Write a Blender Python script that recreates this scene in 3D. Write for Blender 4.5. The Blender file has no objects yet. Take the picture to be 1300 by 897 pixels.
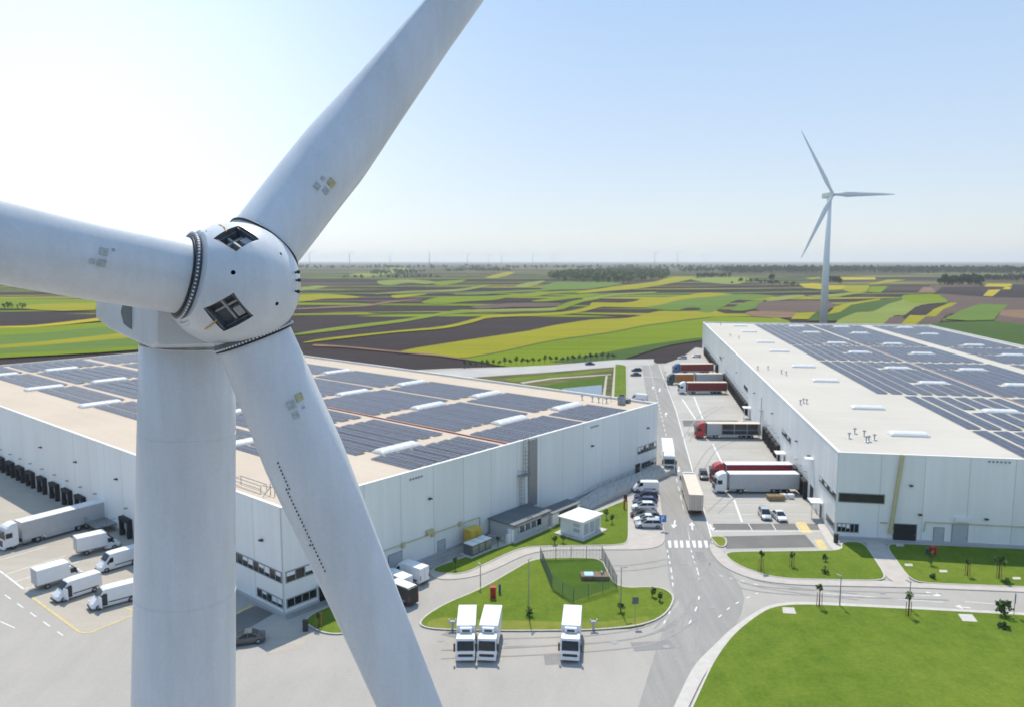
import bpy, bmesh, math, random
from mathutils import Vector, Matrix
random.seed(7)
PI = math.pi
scene = bpy.context.scene
COL = scene.collection
H = 45.0; F = 977.0; PITCH = 0.1198          # camera height, focal length in photo pixels, downward tilt
CP, SP = math.cos(PITCH), math.sin(PITCH)

def at(px, py, z=0.0):
    """photo pixel -> world point on the horizontal plane z"""
    u = (px - 650) / F; v = (py - 448.5) / F
    dy = CP - v * SP; dz = -SP - v * CP
    t = (H - z) / -dz
    return Vector((t * u, t * dy, z))
def cam2w(x, y, z):
    """camera axes (right, up, depth) -> world, metres"""
    return Vector((x, y * SP + z * CP, H + y * CP - z * SP))
def camdir(x, y, z):
    return Vector((x, y * SP + z * CP, y * CP - z * SP)).normalized()

# ------------------------------------------------------------------ materials
MATS = {}
def mat(name, col, rough=0.6, metal=0.0, var=0.0, scale=1.0, col2=None, bump=0.0, emit=None, spec=0.5, stretch=(1,1,1), detail=6, contrast=(0.35,0.65), coord='Object', coat=0):
    if name in MATS: return MATS[name]
    m = bpy.data.materials.new(name); m.use_nodes = True
    nt = m.node_tree; b = nt.nodes['Principled BSDF']
    b.inputs['Roughness'].default_value = rough; b.inputs['Metallic'].default_value = metal
    if rough >= .84: spec = .06
    b.inputs['Specular IOR Level'].default_value = spec
    if coat: b.inputs['Coat Weight'].default_value = coat
    b.inputs['Base Color'].default_value = (*col, 1)
    if var or col2 or bump:
        tc = nt.nodes.new('ShaderNodeTexCoord'); mp = nt.nodes.new('ShaderNodeMapping')
        mp.inputs['Scale'].default_value = stretch
        nz = nt.nodes.new('ShaderNodeTexNoise'); nz.inputs['Scale'].default_value = scale; nz.inputs['Detail'].default_value = detail
        nz.inputs['Roughness'].default_value = 0.6
        nt.links.new(tc.outputs[coord], mp.inputs[0]); nt.links.new(mp.outputs[0], nz.inputs['Vector'])
        cr = nt.nodes.new('ShaderNodeValToRGB')
        c2 = col2 if col2 else tuple(c * (1 - var) for c in col)
        cr.color_ramp.elements[0].position = contrast[0]; cr.color_ramp.elements[1].position = contrast[1]
        cr.color_ramp.elements[0].color = (*c2, 1); cr.color_ramp.elements[1].color = (*col, 1)
        nt.links.new(nz.outputs['Fac'], cr.inputs[0]); nt.links.new(cr.outputs[0], b.inputs['Base Color'])
        if bump:
            bp = nt.nodes.new('ShaderNodeBump'); bp.inputs['Strength'].default_value = bump; bp.inputs['Distance'].default_value = 0.05
            nt.links.new(nz.outputs['Fac'], bp.inputs['Height']); nt.links.new(bp.outputs[0], b.inputs['Normal'])
    MATS[name] = m
    return m

def mottled(name, c1, c2, layers, rough=.95, bump=.3, spec=.06, gain=2.2, coat=0):
    """two colours mixed by several layers of noise: (scale, stretch, weight)"""
    m = bpy.data.materials.new(name); m.use_nodes = True; nt = m.node_tree; b = nt.nodes['Principled BSDF']
    b.inputs['Roughness'].default_value = rough; b.inputs['Specular IOR Level'].default_value = spec; b.inputs['Coat Weight'].default_value = coat
    tc = nt.nodes.new('ShaderNodeTexCoord'); acc = None
    for sc, st, w in layers:
        mp = nt.nodes.new('ShaderNodeMapping'); mp.inputs['Scale'].default_value = st; nz = nt.nodes.new('ShaderNodeTexNoise')
        nz.inputs['Scale'].default_value = sc; nz.inputs['Detail'].default_value = 6; nz.inputs['Roughness'].default_value = .6
        nt.links.new(tc.outputs['Object'], mp.inputs[0]); nt.links.new(mp.outputs[0], nz.inputs['Vector'])
        a = nt.nodes.new('ShaderNodeMath'); a.operation = 'MULTIPLY_ADD'; nt.links.new(nz.outputs['Fac'], a.inputs[0]); a.inputs[1].default_value = w*gain
        if acc is None: a.inputs[2].default_value = .5 - gain*sum(l[2] for l in layers)*.5
        else: nt.links.new(acc, a.inputs[2])
        acc = a.outputs[0]
    cl = nt.nodes.new('ShaderNodeClamp'); nt.links.new(acc, cl.inputs[0])
    mx = nt.nodes.new('ShaderNodeMix'); mx.data_type = 'RGBA'; mx.inputs[6].default_value = (*c1,1); mx.inputs[7].default_value = (*c2,1)
    nt.links.new(cl.outputs[0], mx.inputs[0]); nt.links.new(mx.outputs[2], b.inputs['Base Color'])
    if bump:
        bp = nt.nodes.new('ShaderNodeBump'); bp.inputs['Strength'].default_value = bump; bp.inputs['Distance'].default_value = .04
        nt.links.new(acc, bp.inputs['Height']); nt.links.new(bp.outputs[0], b.inputs['Normal'])
    MATS[name] = m; return m
def panel_wall_mat(name, col, seam, pitch, axis=0, hp=None, light=0.06):
    """cladding: flat sheets with dark joints every `pitch` metres and slight sheet-to-sheet tone"""
    m = mat(name, col, rough=0.45, spec=.3); nt = m.node_tree; b = nt.nodes['Principled BSDF']
    tc = nt.nodes.new('ShaderNodeTexCoord'); sx = nt.nodes.new('ShaderNodeSeparateXYZ'); nt.links.new(tc.outputs['Object'], sx.inputs[0])
    def M(op, a, v=None, b2=None):
        n = nt.nodes.new('ShaderNodeMath'); n.operation = op
        if isinstance(a, (int, float)): n.inputs[0].default_value = a
        else: nt.links.new(a, n.inputs[0])
        if b2 is not None: nt.links.new(b2, n.inputs[1])
        elif v is not None: n.inputs[1].default_value = v
        return n.outputs[0]
    co = sx.outputs[axis]
    q = M('DIVIDE', co, pitch); fr = M('FRACT', q); dist = M('ABSOLUTE', M('SUBTRACT', fr, 0.5))
    joint = M('GREATER_THAN', dist, 0.5 - 0.05 / pitch)
    fine = M('GREATER_THAN', M('ABSOLUTE', M('SUBTRACT', M('FRACT', M('DIVIDE', co, pitch/6)), 0.5)), 0.5 - 0.02 / (pitch/6))
    wn = nt.nodes.new('ShaderNodeTexWhiteNoise'); wn.noise_dimensions = '1D'; nt.links.new(M('FLOOR', q), wn.inputs['W'])
    nz = nt.nodes.new('ShaderNodeTexNoise'); nz.inputs['Scale'].default_value = 0.12; nz.inputs['Detail'].default_value = 5
    mp = nt.nodes.new('ShaderNodeMapping'); mp.inputs['Scale'].default_value = (1, 1, 0.25)
    nt.links.new(tc.outputs['Object'], mp.inputs[0]); nt.links.new(mp.outputs[0], nz.inputs['Vector'])
    mp2 = nt.nodes.new('ShaderNodeMapping'); mp2.inputs['Scale'].default_value = (1, 1, 0.06); nz2 = nt.nodes.new('ShaderNodeTexNoise'); nz2.inputs['Scale'].default_value = 1.1; nz2.inputs['Detail'].default_value = 8
    nt.links.new(tc.outputs['Object'], mp2.inputs[0]); nt.links.new(mp2.outputs[0], nz2.inputs['Vector'])
    s0 = M('MULTIPLY', M('SUBTRACT', nz2.outputs['Fac'], 0.5), 0.15)
    s = M('ADD', M('MULTIPLY', wn.outputs['Value'], light), None, M('MULTIPLY', nz.outputs['Fac'], 0.22))
    s = M('ADD', M('ADD', s, 0.86), None, s0); s = M('SUBTRACT', s, None, M('MULTIPLY', joint, 0.30)); s = M('SUBTRACT', s, None, M('MULTIPLY', fine, 0.03))
    mx = nt.nodes.new('ShaderNodeVectorMath'); mx.operation = 'SCALE'; mx.inputs[0].default_value = col
    nt.links.new(s, mx.inputs['Scale']); nt.links.new(mx.outputs[0], b.inputs['Base Color'])
    return m

def pv_mat():
    """dark cells with pale module joints, in the array's own metres"""
    m = mat('solar_glass', (0.035, 0.045, 0.085), rough=0.34, spec=0.26); nt = m.node_tree; b = nt.nodes['Principled BSDF']
    tc = nt.nodes.new('ShaderNodeTexCoord'); br = nt.nodes.new('ShaderNodeTexBrick')
    br.offset = 0; br.inputs['Scale'].default_value = 1
    br.inputs['Brick Width'].default_value = 1.05; br.inputs['Row Height'].default_value = 1.05
    br.inputs['Mortar Size'].default_value = 0.035; br.inputs['Mortar Smooth'].default_value = 0.2
    br.inputs['Color1'].default_value = (0.022, 0.027, 0.048, 1); br.inputs['Color2'].default_value = (0.036, 0.043, 0.072, 1)
    br.inputs['Mortar'].default_value = (0.30, 0.32, 0.38, 1)
    nt.links.new(tc.outputs['Object'], br.inputs['Vector']); nt.links.new(br.outputs['Color'], b.inputs['Base Color'])
    return m

def dome_mat():
    m = mat('skylight_white', (.9,.91,.92), rough=.35); nt = m.node_tree; b = nt.nodes['Principled BSDF']
    tr = nt.nodes.new('ShaderNodeBsdfTranslucent'); tr.inputs[0].default_value = (.95,.95,.95,1); mx = nt.nodes.new('ShaderNodeMixShader'); mx.inputs[0].default_value = .45
    nt.links.new(b.outputs[0], mx.inputs[1]); nt.links.new(tr.outputs[0], mx.inputs[2]); nt.links.new(mx.outputs[0], nt.nodes['Material Output'].inputs['Surface']); return m
M_ = {}
def setup_mats():
    g = M_
    g['turb'] = mottled('turbine_paint', (0.76,0.79,0.83), (0.54,0.56,0.57), [(.35,(1,1,.5),.5),(2.2,(1,1,.10),.35),(9,(1,1,1),.25)], rough=.34, bump=0, spec=.5, gain=2.0, coat=.12)
    g['turb_far'] = mat('turbine_paint_clean', (0.90,0.90,0.90), rough=.4)
    g['turb_dark'] = mat('hub_interior', (0.16, 0.17, 0.185), rough=0.6, var=0.5, scale=3)
    g['ring_dark'] = mat('ring_dark_grey', (0.14, 0.15, 0.16), rough=0.5, var=0.4, scale=6)
    g['turb_grey'] = mat('bearing_grey', (0.42, 0.43, 0.44), rough=0.45, var=0.3, scale=4)
    g['steel'] = mat('galvanised_steel', (0.35, 0.36, 0.37), rough=0.4, metal=0.6, var=0.2, scale=3)
    g['rubber'] = mat('black_rubber', (0.02, 0.02, 0.022), rough=0.8)
    g['black'] = mat('black_plastic', (0.03, 0.03, 0.033), rough=0.5)
    g['sticker_y'] = mat('yellow_sticker', (0.58, 0.52, 0.30), rough=0.6, var=0.35, scale=9)
    g['sticker_g'] = mat('grey_sticker', (0.50, 0.53, 0.52), rough=0.6, var=0.3, scale=9)
    g['orange'] = mat('amber_seal', (0.55, 0.30, 0.08), rough=0.5)
    g['rust'] = mat('rust_stain', (0.42, 0.26, 0.14), rough=0.8, col2=(0.7, 0.68, 0.66), scale=3, contrast=(0.4,0.6))
    g['roofL'] = mottled('cream_membrane', (0.60,0.515,0.42), (0.48,0.40,0.32), [(.06,(1,1,1),.5),(.5,(1,.1,1),.3),(3,(1,1,1),.2)], bump=0)
    g['roofR'] = mottled('pale_membrane', (0.58,0.545,0.485), (0.46,0.43,0.38), [(.05,(1,1,1),.5),(.5,(.1,1,1),.35),(3,(1,1,1),.2)], bump=0)
    g['cap'] = mat('parapet_white', (0.78, 0.78, 0.76), rough=0.5, var=0.05, scale=0.5)
    g['white'] = mat('white_paint', (0.78, 0.79, 0.80), rough=0.35, var=0.05, scale=1.2, coat=0.2)
    g['dome'] = dome_mat()
    g['pv'] = pv_mat()
    g['pvframe'] = mat('aluminium_rail', (0.5, 0.51, 0.52), rough=0.4, metal=0.5, var=0.1, scale=2)
    g['glass'] = mat('window_glass', (0.014, 0.02, 0.024), rough=0.1, spec=0.5, var=0.4, scale=0.6)
    g['glassg'] = mat('green_window_glass', (0.012, 0.03, 0.018), rough=0.12, spec=0.35, var=0.5, scale=0.5)
    g['frame'] = mat('window_frame_grey', (0.25, 0.27, 0.28), rough=0.5)
    g['door'] = mat('steel_door_grey', (0.45, 0.48, 0.50), rough=0.5, var=0.06, scale=1)
    g['darkdoor'] = mat('dark_roller_door', (0.02, 0.022, 0.028), rough=0.5, var=0.3, scale=2)
    g['asphalt'] = mottled('asphalt_grey', (0.445,0.415,0.375), (0.315,0.30,0.28), [(.05,(1,1,1),.45),(.35,(1,.25,1),.30),(3,(1,1,1),.35)], bump=.1)
    g['asphalt2'] = mottled('asphalt_worn', (0.37,0.355,0.33), (0.235,0.23,0.22), [(.07,(1,1,1),.3),(.8,(1,.05,1),.55),(3,(1,1,1),.3)], bump=.1)
    g['dark_asphalt'] = mat('asphalt_dark', (0.20, 0.195, 0.185), rough=0.9, var=0.2, scale=0.2, detail=10)
    g['concrete'] = mottled('yard_concrete', (0.50,0.48,0.44), (0.33,0.32,0.30), [(.08,(1,1,1),.35),(.8,(.06,1,1),.5),(2.5,(1,1,1),.25)], bump=.1)
    g['beige'] = mottled('bay_concrete', (0.50,0.45,0.38), (0.34,0.31,0.27), [(.08,(1,1,1),.4),(.7,(.1,1,1),.35),(2.5,(1,1,1),.3)], bump=.1)
    g['paver'] = mat('paver_pink', (0.50, 0.46, 0.42), rough=0.9, var=0.12, scale=0.6, detail=10)
    g['kerb'] = mat('kerb_concrete', (0.55, 0.52, 0.48), rough=0.85, var=0.12, scale=1)
    g['paint'] = mat('road_paint', (0.74, 0.74, 0.72), rough=0.7, var=0.25, scale=1.5, contrast=(0.3,0.6))
    g['ypaint'] = mat('yellow_paint', (0.66, 0.52, 0.22), rough=0.7, var=0.25, scale=1.5)
    g['grass'] = mottled('grass_lawn', (0.165,0.215,0.030), (0.070,0.130,0.014), [(.05,(1,1,1),.5),(.35,(1,1,1),.5),(2.5,(1,1,1),.55),(.9,(1,.06,1),.2)], bump=.6)
    g['grass_dry'] = mat('grass_dry', (0.24, 0.24, 0.055), rough=0.95, col2=(0.12, 0.17, 0.02), scale=0.25, detail=12, bump=0.5, contrast=(0.3,0.7))
    g['grass_pen'] = mottled('grass_deep', (0.085,0.145,0.022), (0.045,0.09,0.012), [(.3,(1,1,1),.5),(2.5,(1,1,1),.6)], bump=.6)
    g['bank'] = mat('rough_bank', (0.14, 0.14, 0.05), rough=0.95, col2=(0.07, 0.07, 0.035), scale=0.08, detail=10, stretch=(0.5,2,1))
    g['water'] = mat('pond_water', (0.10, 0.15, 0.19), rough=0.12, spec=0.6)
    g['leaf'] = mat('leaf_green', (0.085, 0.145, 0.030), rough=0.8, col2=(0.045, 0.085, 0.018), scale=0.8)
    g['leaf2'] = mat('leaf_fresh', (0.10, 0.17, 0.03), rough=0.8, col2=(0.05, 0.10, 0.02), scale=0.8)
    g['leafd'] = mat('leaf_dark', (0.035, 0.065, 0.022), rough=0.85, col2=(0.018, 0.038, 0.012), scale=0.02)
    g['bark'] = mat('bark_brown', (0.11, 0.08, 0.055), rough=0.9, var=0.3, scale=5)
    g['stake'] = mat('stake_wood', (0.38, 0.15, 0.08), rough=0.8)
    g['red'] = mat('truck_red', (0.42, 0.02, 0.03), rough=0.35, coat=0.3)
    g['dred'] = mat('curtain_dark_red', (0.20, 0.022, 0.020), rough=0.6, var=0.12, scale=1.5, stretch=(3,1,0.3))
    g['crimson'] = mat('curtain_crimson', (0.28, 0.01, 0.03), rough=0.55)
    g['blue'] = mat('truck_blue', (0.02, 0.14, 0.32), rough=0.35, coat=0.3)
    g['teal'] = mat('truck_teal', (0.01, 0.07, 0.09), rough=0.35, coat=0.3)
    g['amber'] = mat('curtain_orange', (0.38, 0.15, 0.03), rough=0.6, var=0.12, scale=1.5)
    g['gcurt'] = mat('curtain_grey', (0.40, 0.43, 0.46), rough=0.6, var=0.12, scale=1.5, stretch=(3,1,0.3))
    g['lgrey'] = mat('trailer_grey', (0.48, 0.49, 0.50), rough=0.55, var=0.08, scale=1)
    g['beigebox'] = mat('trailer_beige', (0.66, 0.56, 0.45), rough=0.6, var=0.1, scale=1)
    g['wood'] = mat('pallet_wood', (0.42, 0.32, 0.19), rough=0.85, var=0.3, scale=3)
    g['navy'] = mat('car_navy', (0.01, 0.02, 0.075), rough=0.3, coat=0.5)
    g['cblue'] = mat('car_blue', (0.03, 0.06, 0.17), rough=0.3, coat=0.5)
    g['silver'] = mat('car_silver', (0.50, 0.52, 0.54), rough=0.3, metal=0.3, coat=0.5)
    g['maroon'] = mat('car_maroon', (0.05, 0.018, 0.025), rough=0.3, coat=0.5)
    g['cgrey'] = mat('car_grey', (0.07, 0.075, 0.08), rough=0.3, coat=0.5)
    g['lamp'] = mat('headlight_glass', (0.75, 0.78, 0.8), rough=0.1, spec=0.8)
    g['tail'] = mat('tail_light_red', (0.45, 0.02, 0.02), rough=0.2)
    g['yellow'] = mat('cabinet_yellow', (0.62, 0.44, 0.05), rough=0.5, var=0.15, scale=1)
    g['signblue'] = mat('sign_blue', (0.02, 0.17, 0.5), rough=0.4)
    g['pipe_y'] = mat('gas_pipe_cream', (0.50, 0.46, 0.26), rough=0.5)
    g['annex'] = mat('annex_roof', (0.13, 0.15, 0.16), rough=0.6, var=0.2, scale=0.5)
    g['redline'] = mat('conduit_red', (0.32, 0.05, 0.05), rough=0.6)
    g['fence'] = mat('mesh_green', (0.10, 0.14, 0.13), rough=0.6)
setup_mats()
panel_wall_mat('claddingL_front', (0.78, 0.79, 0.76), None, 6.6, 0)
panel_wall_mat('claddingL_side', (0.80, 0.81, 0.79), None, 6.6, 1)
panel_wall_mat('claddingR_front', (0.78, 0.79, 0.78), None, 6.6, 0)
panel_wall_mat('claddingR_side', (0.72, 0.74, 0.74), None, 2.6, 1)

# ------------------------------------------------------------------ mesh helpers
class MB:
    def __init__(s): s.v = []; s.f = []; s.mi = []; s.smooth = []
    def add(s, vs, fs, mi=0, sm=False):
        n = len(s.v); s.v += [tuple(v) for v in vs]; s.f += [tuple(i + n for i in f) for f in fs]; s.mi += [mi] * len(fs); s.smooth += [sm] * len(fs)
        return s
    def box(s, x0, x1, y0, y1, z0, z1, mi=0, mtx=None):
        vs = [Vector((x, y, z)) for z in (z0, z1) for y in (y0, y1) for x in (x0, x1)]
        if mtx: vs = [mtx @ v for v in vs]
        return s.add(vs, [(0,2,3,1),(4,5,7,6),(0,1,5,4),(2,6,7,3),(0,4,6,2),(1,3,7,5)], mi)
    def tube(s, p0, p1, r0, r1=None, n=8, mi=0, cap=True, sm=True):
        r1 = r0 if r1 is None else r1
        p0, p1 = Vector(p0), Vector(p1); d = (p1 - p0).normalized()
        a = d.cross(Vector((0,0,1)) if abs(d.z) < .9 else Vector((1,0,0))).normalized(); b = d.cross(a)
        vs = [p + (a * math.cos(2*PI*i/n) + b * math.sin(2*PI*i/n)) * r for p, r in ((p0, r0), (p1, r1)) for i in range(n)]
        s.add(vs, [(i, (i+1) % n, n + (i+1) % n, n + i) for i in range(n)], mi, sm)
        if cap: s.add(vs, [tuple(range(n-1, -1, -1)), tuple(range(n, 2*n))], mi)
        return s
    def lathe(s, prof, axis, org, n=48, mi=0, sm=True):
        """prof: list of (s, r) along axis"""
        d = Vector(axis).normalized(); org = Vector(org)
        a = d.cross(Vector((0,0,1)) if abs(d.z) < .9 else Vector((1,0,0))).normalized(); b = d.cross(a)
        vs = []; 
        for t, r in prof:
            for i in range(n): vs.append(org + d * t + (a * math.cos(2*PI*i/n) + b * math.sin(2*PI*i/n)) * max(r, 1e-4))
        fs = [(k*n + i, k*n + (i+1) % n, (k+1)*n + (i+1) % n, (k+1)*n + i) for k in range(len(prof)-1) for i in range(n)]
        fs += [tuple(range(n-1, -1, -1)), tuple(range((len(prof)-1)*n, len(prof)*n))]
        s.add(vs, fs, mi, sm); return s
    def prism(s, pts, z0, z1, mi=0, mi_side=None):
        n = len(pts)
        if sum(pts[i][0]*pts[(i+1)%n][1] - pts[(i+1)%n][0]*pts[i][1] for i in range(n)) < 0: pts = pts[::-1]
        vs = [(p[0], p[1], z0) for p in pts] + [(p[0], p[1], z1) for p in pts]
        s.add(vs, [tuple(range(n, 2*n))], mi)
        s.add(vs, [(i, (i+1) % n, n + (i+1) % n, n + i) for i in range(n)], mi if mi_side is None else mi_side)
        return s
    def profile(s, pts, hw, mi=0):
        """side profile in x,z extruded to +-y; hw(z) gives half width"""
        n = len(pts)
        if sum(pts[i][0]*pts[(i+1)%n][1] - pts[(i+1)%n][0]*pts[i][1] for i in range(n)) < 0: pts = pts[::-1]
        L = [(p[0], hw(p[1]), p[1]) for p in pts]; R = [(p[0], -hw(p[1]), p[1]) for p in pts]
        s.add(R + L, [(i, n + i, n + (i+1) % n, (i+1) % n) for i in range(n)] , mi)
        s.add(R, [tuple(range(n))], mi); s.add(L, [tuple(range(n-1, -1, -1))], mi)
        return s
    def mesh(s, name, mats):
        m = bpy.data.meshes.new(name); m.from_pydata(s.v, [], s.f)
        for mm in mats: m.materials.append(mm)
        m.polygons.foreach_set('material_index', s.mi); m.polygons.foreach_set('use_smooth', s.smooth); m.update()
        return m
    def build(s, name, mats, parent=None, bevel=0, loc=None, rz=0):
        if not isinstance(mats, (list, tuple)): mats = [mats]
        o = bpy.data.objects.new(name, s.mesh(name, mats)); COL.objects.link(o); o.parent = parent
        if loc is not None: o.location = loc
        o.rotation_euler.z = rz
        if bevel:
            b = o.modifiers.new('edge', 'BEVEL'); b.width = bevel; b.segments = 2; b.limit_method = 'ANGLE'; b.angle_limit = 0.7
        return o
def tag(o, label=None, cat=None, group=None, kind=None):
    if label: o['label'] = label
    if cat: o['category'] = cat
    if group: o['group'] = group
    if kind: o['kind'] = kind
    return o
def thing(name, label, cat, loc=(0,0,0), rz=0, group=None):
    o = bpy.data.objects.new(name, None); COL.objects.link(o); o.location = loc; o.rotation_euler.z = rz; o.empty_display_size = .3
    return tag(o, label, cat, group)
def kids(o): return [c for c in ALL_KIDS.get(o.name, [])]
def copy_tree(o, parent=None):
    c = o.copy(); COL.objects.link(c); c.parent = parent
    for ch in list(o.children): copy_tree(ch, c)
    return c
def dup(o, label, loc, rz=0):
    c = copy_tree(o); c.location = loc; c.rotation_euler.z = rz; c['label'] = label
    return c
def smooth_poly(pts, k=5, closed=True):
    out = []; n = len(pts)
    rng = range(n) if closed else range(n-1)
    for i in rng:
        g = lambda j: pts[j % n] if closed else pts[max(0, min(n-1, j))]
        p0, p1, p2, p3 = g(i-1), g(i), g(i+1), g(i+2)
        for q in range(k):
            t = q / k
            out.append(tuple(0.5*((2*p1[a]) + (-p0[a]+p2[a])*t + (2*p0[a]-5*p1[a]+4*p2[a]-p3[a])*t*t + (-p0[a]+3*p1[a]-3*p2[a]+p3[a])*t**3) for a in (0,1)))
    if not closed: out.append(tuple(pts[-1]))
    return out
def chaikin(p, it=2):
    for _ in range(it):
        q = []
        for i in range(len(p)):
            a, b_ = p[i], p[(i+1) % len(p)]
            L = math.hypot(a[0]-b_[0], a[1]-b_[1]); f = min(.25, 1.5/max(L, .01))
            q += [(a[0]+(b_[0]-a[0])*f, a[1]+(b_[1]-a[1])*f), (b_[0]+(a[0]-b_[0])*f, b_[1]+(a[1]-b_[1])*f)]
        p = q
    return p
def P2(pxs, sm=0, closed=True, z=0):
    w = [tuple(at(x, y, z))[:2] for x, y in pxs]
    return smooth_poly(w, sm, closed) if sm else w
def sheet(name, pxs, z, m, sm=0, world=False, thick=0.0, mside=None, parent=None):
    pts = pxs if world else P2(pxs, sm)
    if name == 'footway_paving': pts = chaikin(pts, 2)
    b = MB()
    if thick: b.prism(pts, z - thick, z, 0, 1 if mside else 0)
    else: b.add([(p[0], p[1], z) for p in (pts if area(pts) > 0 else pts[::-1])], [tuple(range(len(pts)))])
    o = b.build(name, [m, mside] if mside else [m]); o['kind'] = 'structure'; return o
def area(p): 
    n = len(p); return sum(p[i][0]*p[(i+1)%n][1] - p[(i+1)%n][0]*p[i][1] for i in range(n))
def ribbon(b, pts, w, z, mi=0):
    """flat line of width w along world points"""
    n = len(pts); L = []; R = []
    for i in range(n):
        p = Vector(pts[i][:2]); a = Vector(pts[max(0,i-1)][:2]); c = Vector(pts[min(n-1,i+1)][:2])
        d = (c - a).normalized(); q = Vector((-d.y, d.x)) * w/2
        L.append((p.x+q.x, p.y+q.y, z)); R.append((p.x-q.x, p.y-q.y, z))
    b.add(R + L, [(i, i+1, n+i+1, n+i) for i in range(n-1)], mi)
def dashes(b, p0, p1, w, on, off, z):
    p0, p1 = Vector(p0[:2]), Vector(p1[:2]); d = (p1-p0); L = d.length; d.normalize(); t = 0
    while t < L:
        ribbon(b, [p0 + d*t, p0 + d*min(L, t+on)], w, z); t += on + off

# ------------------------------------------------------------------ terrain and fields
b = MB(); R0 = 26000
b.add([(-R0,-3000,0),(R0,-3000,0),(R0,R0,0),(-R0,R0,0)], [(0,1,2,3)])
gm = mat('farmland', (0.050, 0.044, 0.045), rough=0.95)
nt = gm.node_tree; tc = nt.nodes.new('ShaderNodeTexCoord'); mp = nt.nodes.new('ShaderNodeMapping'); mp.inputs['Scale'].default_value = (0.35, 1.0, 1)
mp.inputs['Rotation'].default_value = (0,0,0.15)
vo = nt.nodes.new('ShaderNodeTexVoronoi'); vo.inputs['Scale'].default_value = 0.006; vo.inputs['Randomness'].default_value = 0.8
nz = nt.nodes.new('ShaderNodeTexNoise'); nz.inputs['Scale'].default_value = 0.02; nz.inputs['Detail'].default_value = 8
cr = nt.nodes.new('ShaderNodeValToRGB'); e = cr.color_ramp.elements
cols = [(0, (0.060,0.052,0.052)), (0.28, (0.085,0.066,0.058)), (0.42, (0.060,0.092,0.030)), (0.58, (0.048,0.078,0.026)), (0.74, (0.090,0.120,0.035)), (0.88, (0.062,0.055,0.055)), (1, (0.12,0.14,0.05))]
e[0].position = 0; e[0].color = (*cols[0][1],1); e[1].position = 1; e[1].color = (*cols[-1][1],1)
for p, c in cols[1:-1]:
    x = e.new(p); x.color = (*c, 1)
cr.color_ramp.interpolation = 'CONSTANT'
nt.links.new(tc.outputs['Object'], mp.inputs[0]); nt.links.new(mp.outputs[0], vo.inputs['Vector'])
sx = nt.nodes.new('ShaderNodeSeparateColor'); nt.links.new(vo.outputs['Color'], sx.inputs[0]); nt.links.new(sx.outputs[0], cr.inputs[0])
nt.links.new(mp.outputs[0], nz.inputs['Vector'])
mx = nt.nodes.new('ShaderNodeMix'); mx.data_type = 'RGBA'; mx.blend_type = 'MULTIPLY'; mx.inputs[0].default_value = 0.5
nt.links.new(cr.outputs[0], mx.inputs[6]); nt.links.new(nz.outputs['Fac'], mx.inputs[7]); nt.links.new(mx.outputs[2], nt.nodes['Principled BSDF'].inputs['Base Color'])
b.build('ground', gm, loc=(0,0,-1.6))['kind'] = 'structure'

def fm(name, c1, c2, sc=0.02, st=(0.25,1,1)):
    return mottled(name, tuple(x*1.12 for x in c1), tuple(x*.82 for x in c2), [(.004,(.5,1,1),.4),(.03,(.25,1,1),.35),(.22,(.03,1,1),.6),(1.2,(1,1,1),.25)], bump=.2, gain=1.9)
FM = {
 'soil': fm('soil_dark', (0.046,0.036,0.036), (0.028,0.022,0.023), 0.03),
 'soilw': fm('soil_warm', (0.135,0.098,0.080), (0.085,0.062,0.055), 0.03),
 'tan': fm('soil_tan', (0.24,0.155,0.095), (0.15,0.095,0.066), 0.03),
 'green': fm('crop_green', (0.175,0.225,0.010), (0.105,0.165,0.006), 0.03, (0.2,1.2,1)),
 'yg': fm('crop_yellow_green', (0.29,0.262,0.014), (0.185,0.195,0.010), 0.03, (0.2,1.2,1)),
 'lgreen': fm('crop_light_green', (0.21,0.25,0.06), (0.15,0.19,0.04), 0.03),
 'dgreen': fm('crop_deep_green', (0.065,0.110,0.025), (0.042,0.080,0.020), 0.04),
 'yellow': fm('rapeseed_yellow', (0.42,0.33,0.02), (0.28,0.24,0.02), 0.05),
 'mgreen': fm('crop_mid_green', (0.12,0.185,0.035), (0.085,0.14,0.026), 0.03),
}
FB = {k: MB() for k in FM}
_fz = [-1.5]
def field(k, pxs, sm=4):
    _fz[0] += 0.006
    if min(p[0] for p in pxs) >= 990 and k != 'lgreen': sm = 0
    pts = P2(pxs, sm) if sm else P2(pxs)
    if area(pts) < 0: pts = pts[::-1]
    FB[k].add([(p[0], p[1], _fz[0]) for p in pts], [tuple(range(len(pts)))])
# broad soil between the strips
field('soil', [(-500,372),(380,352),(700,356),(900,356),(1060,362),(1180,366),(1300,378),(1500,392),(1500,470),(1200,470),(900,470),(560,482),(380,475),(-500,480)], 0)
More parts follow.
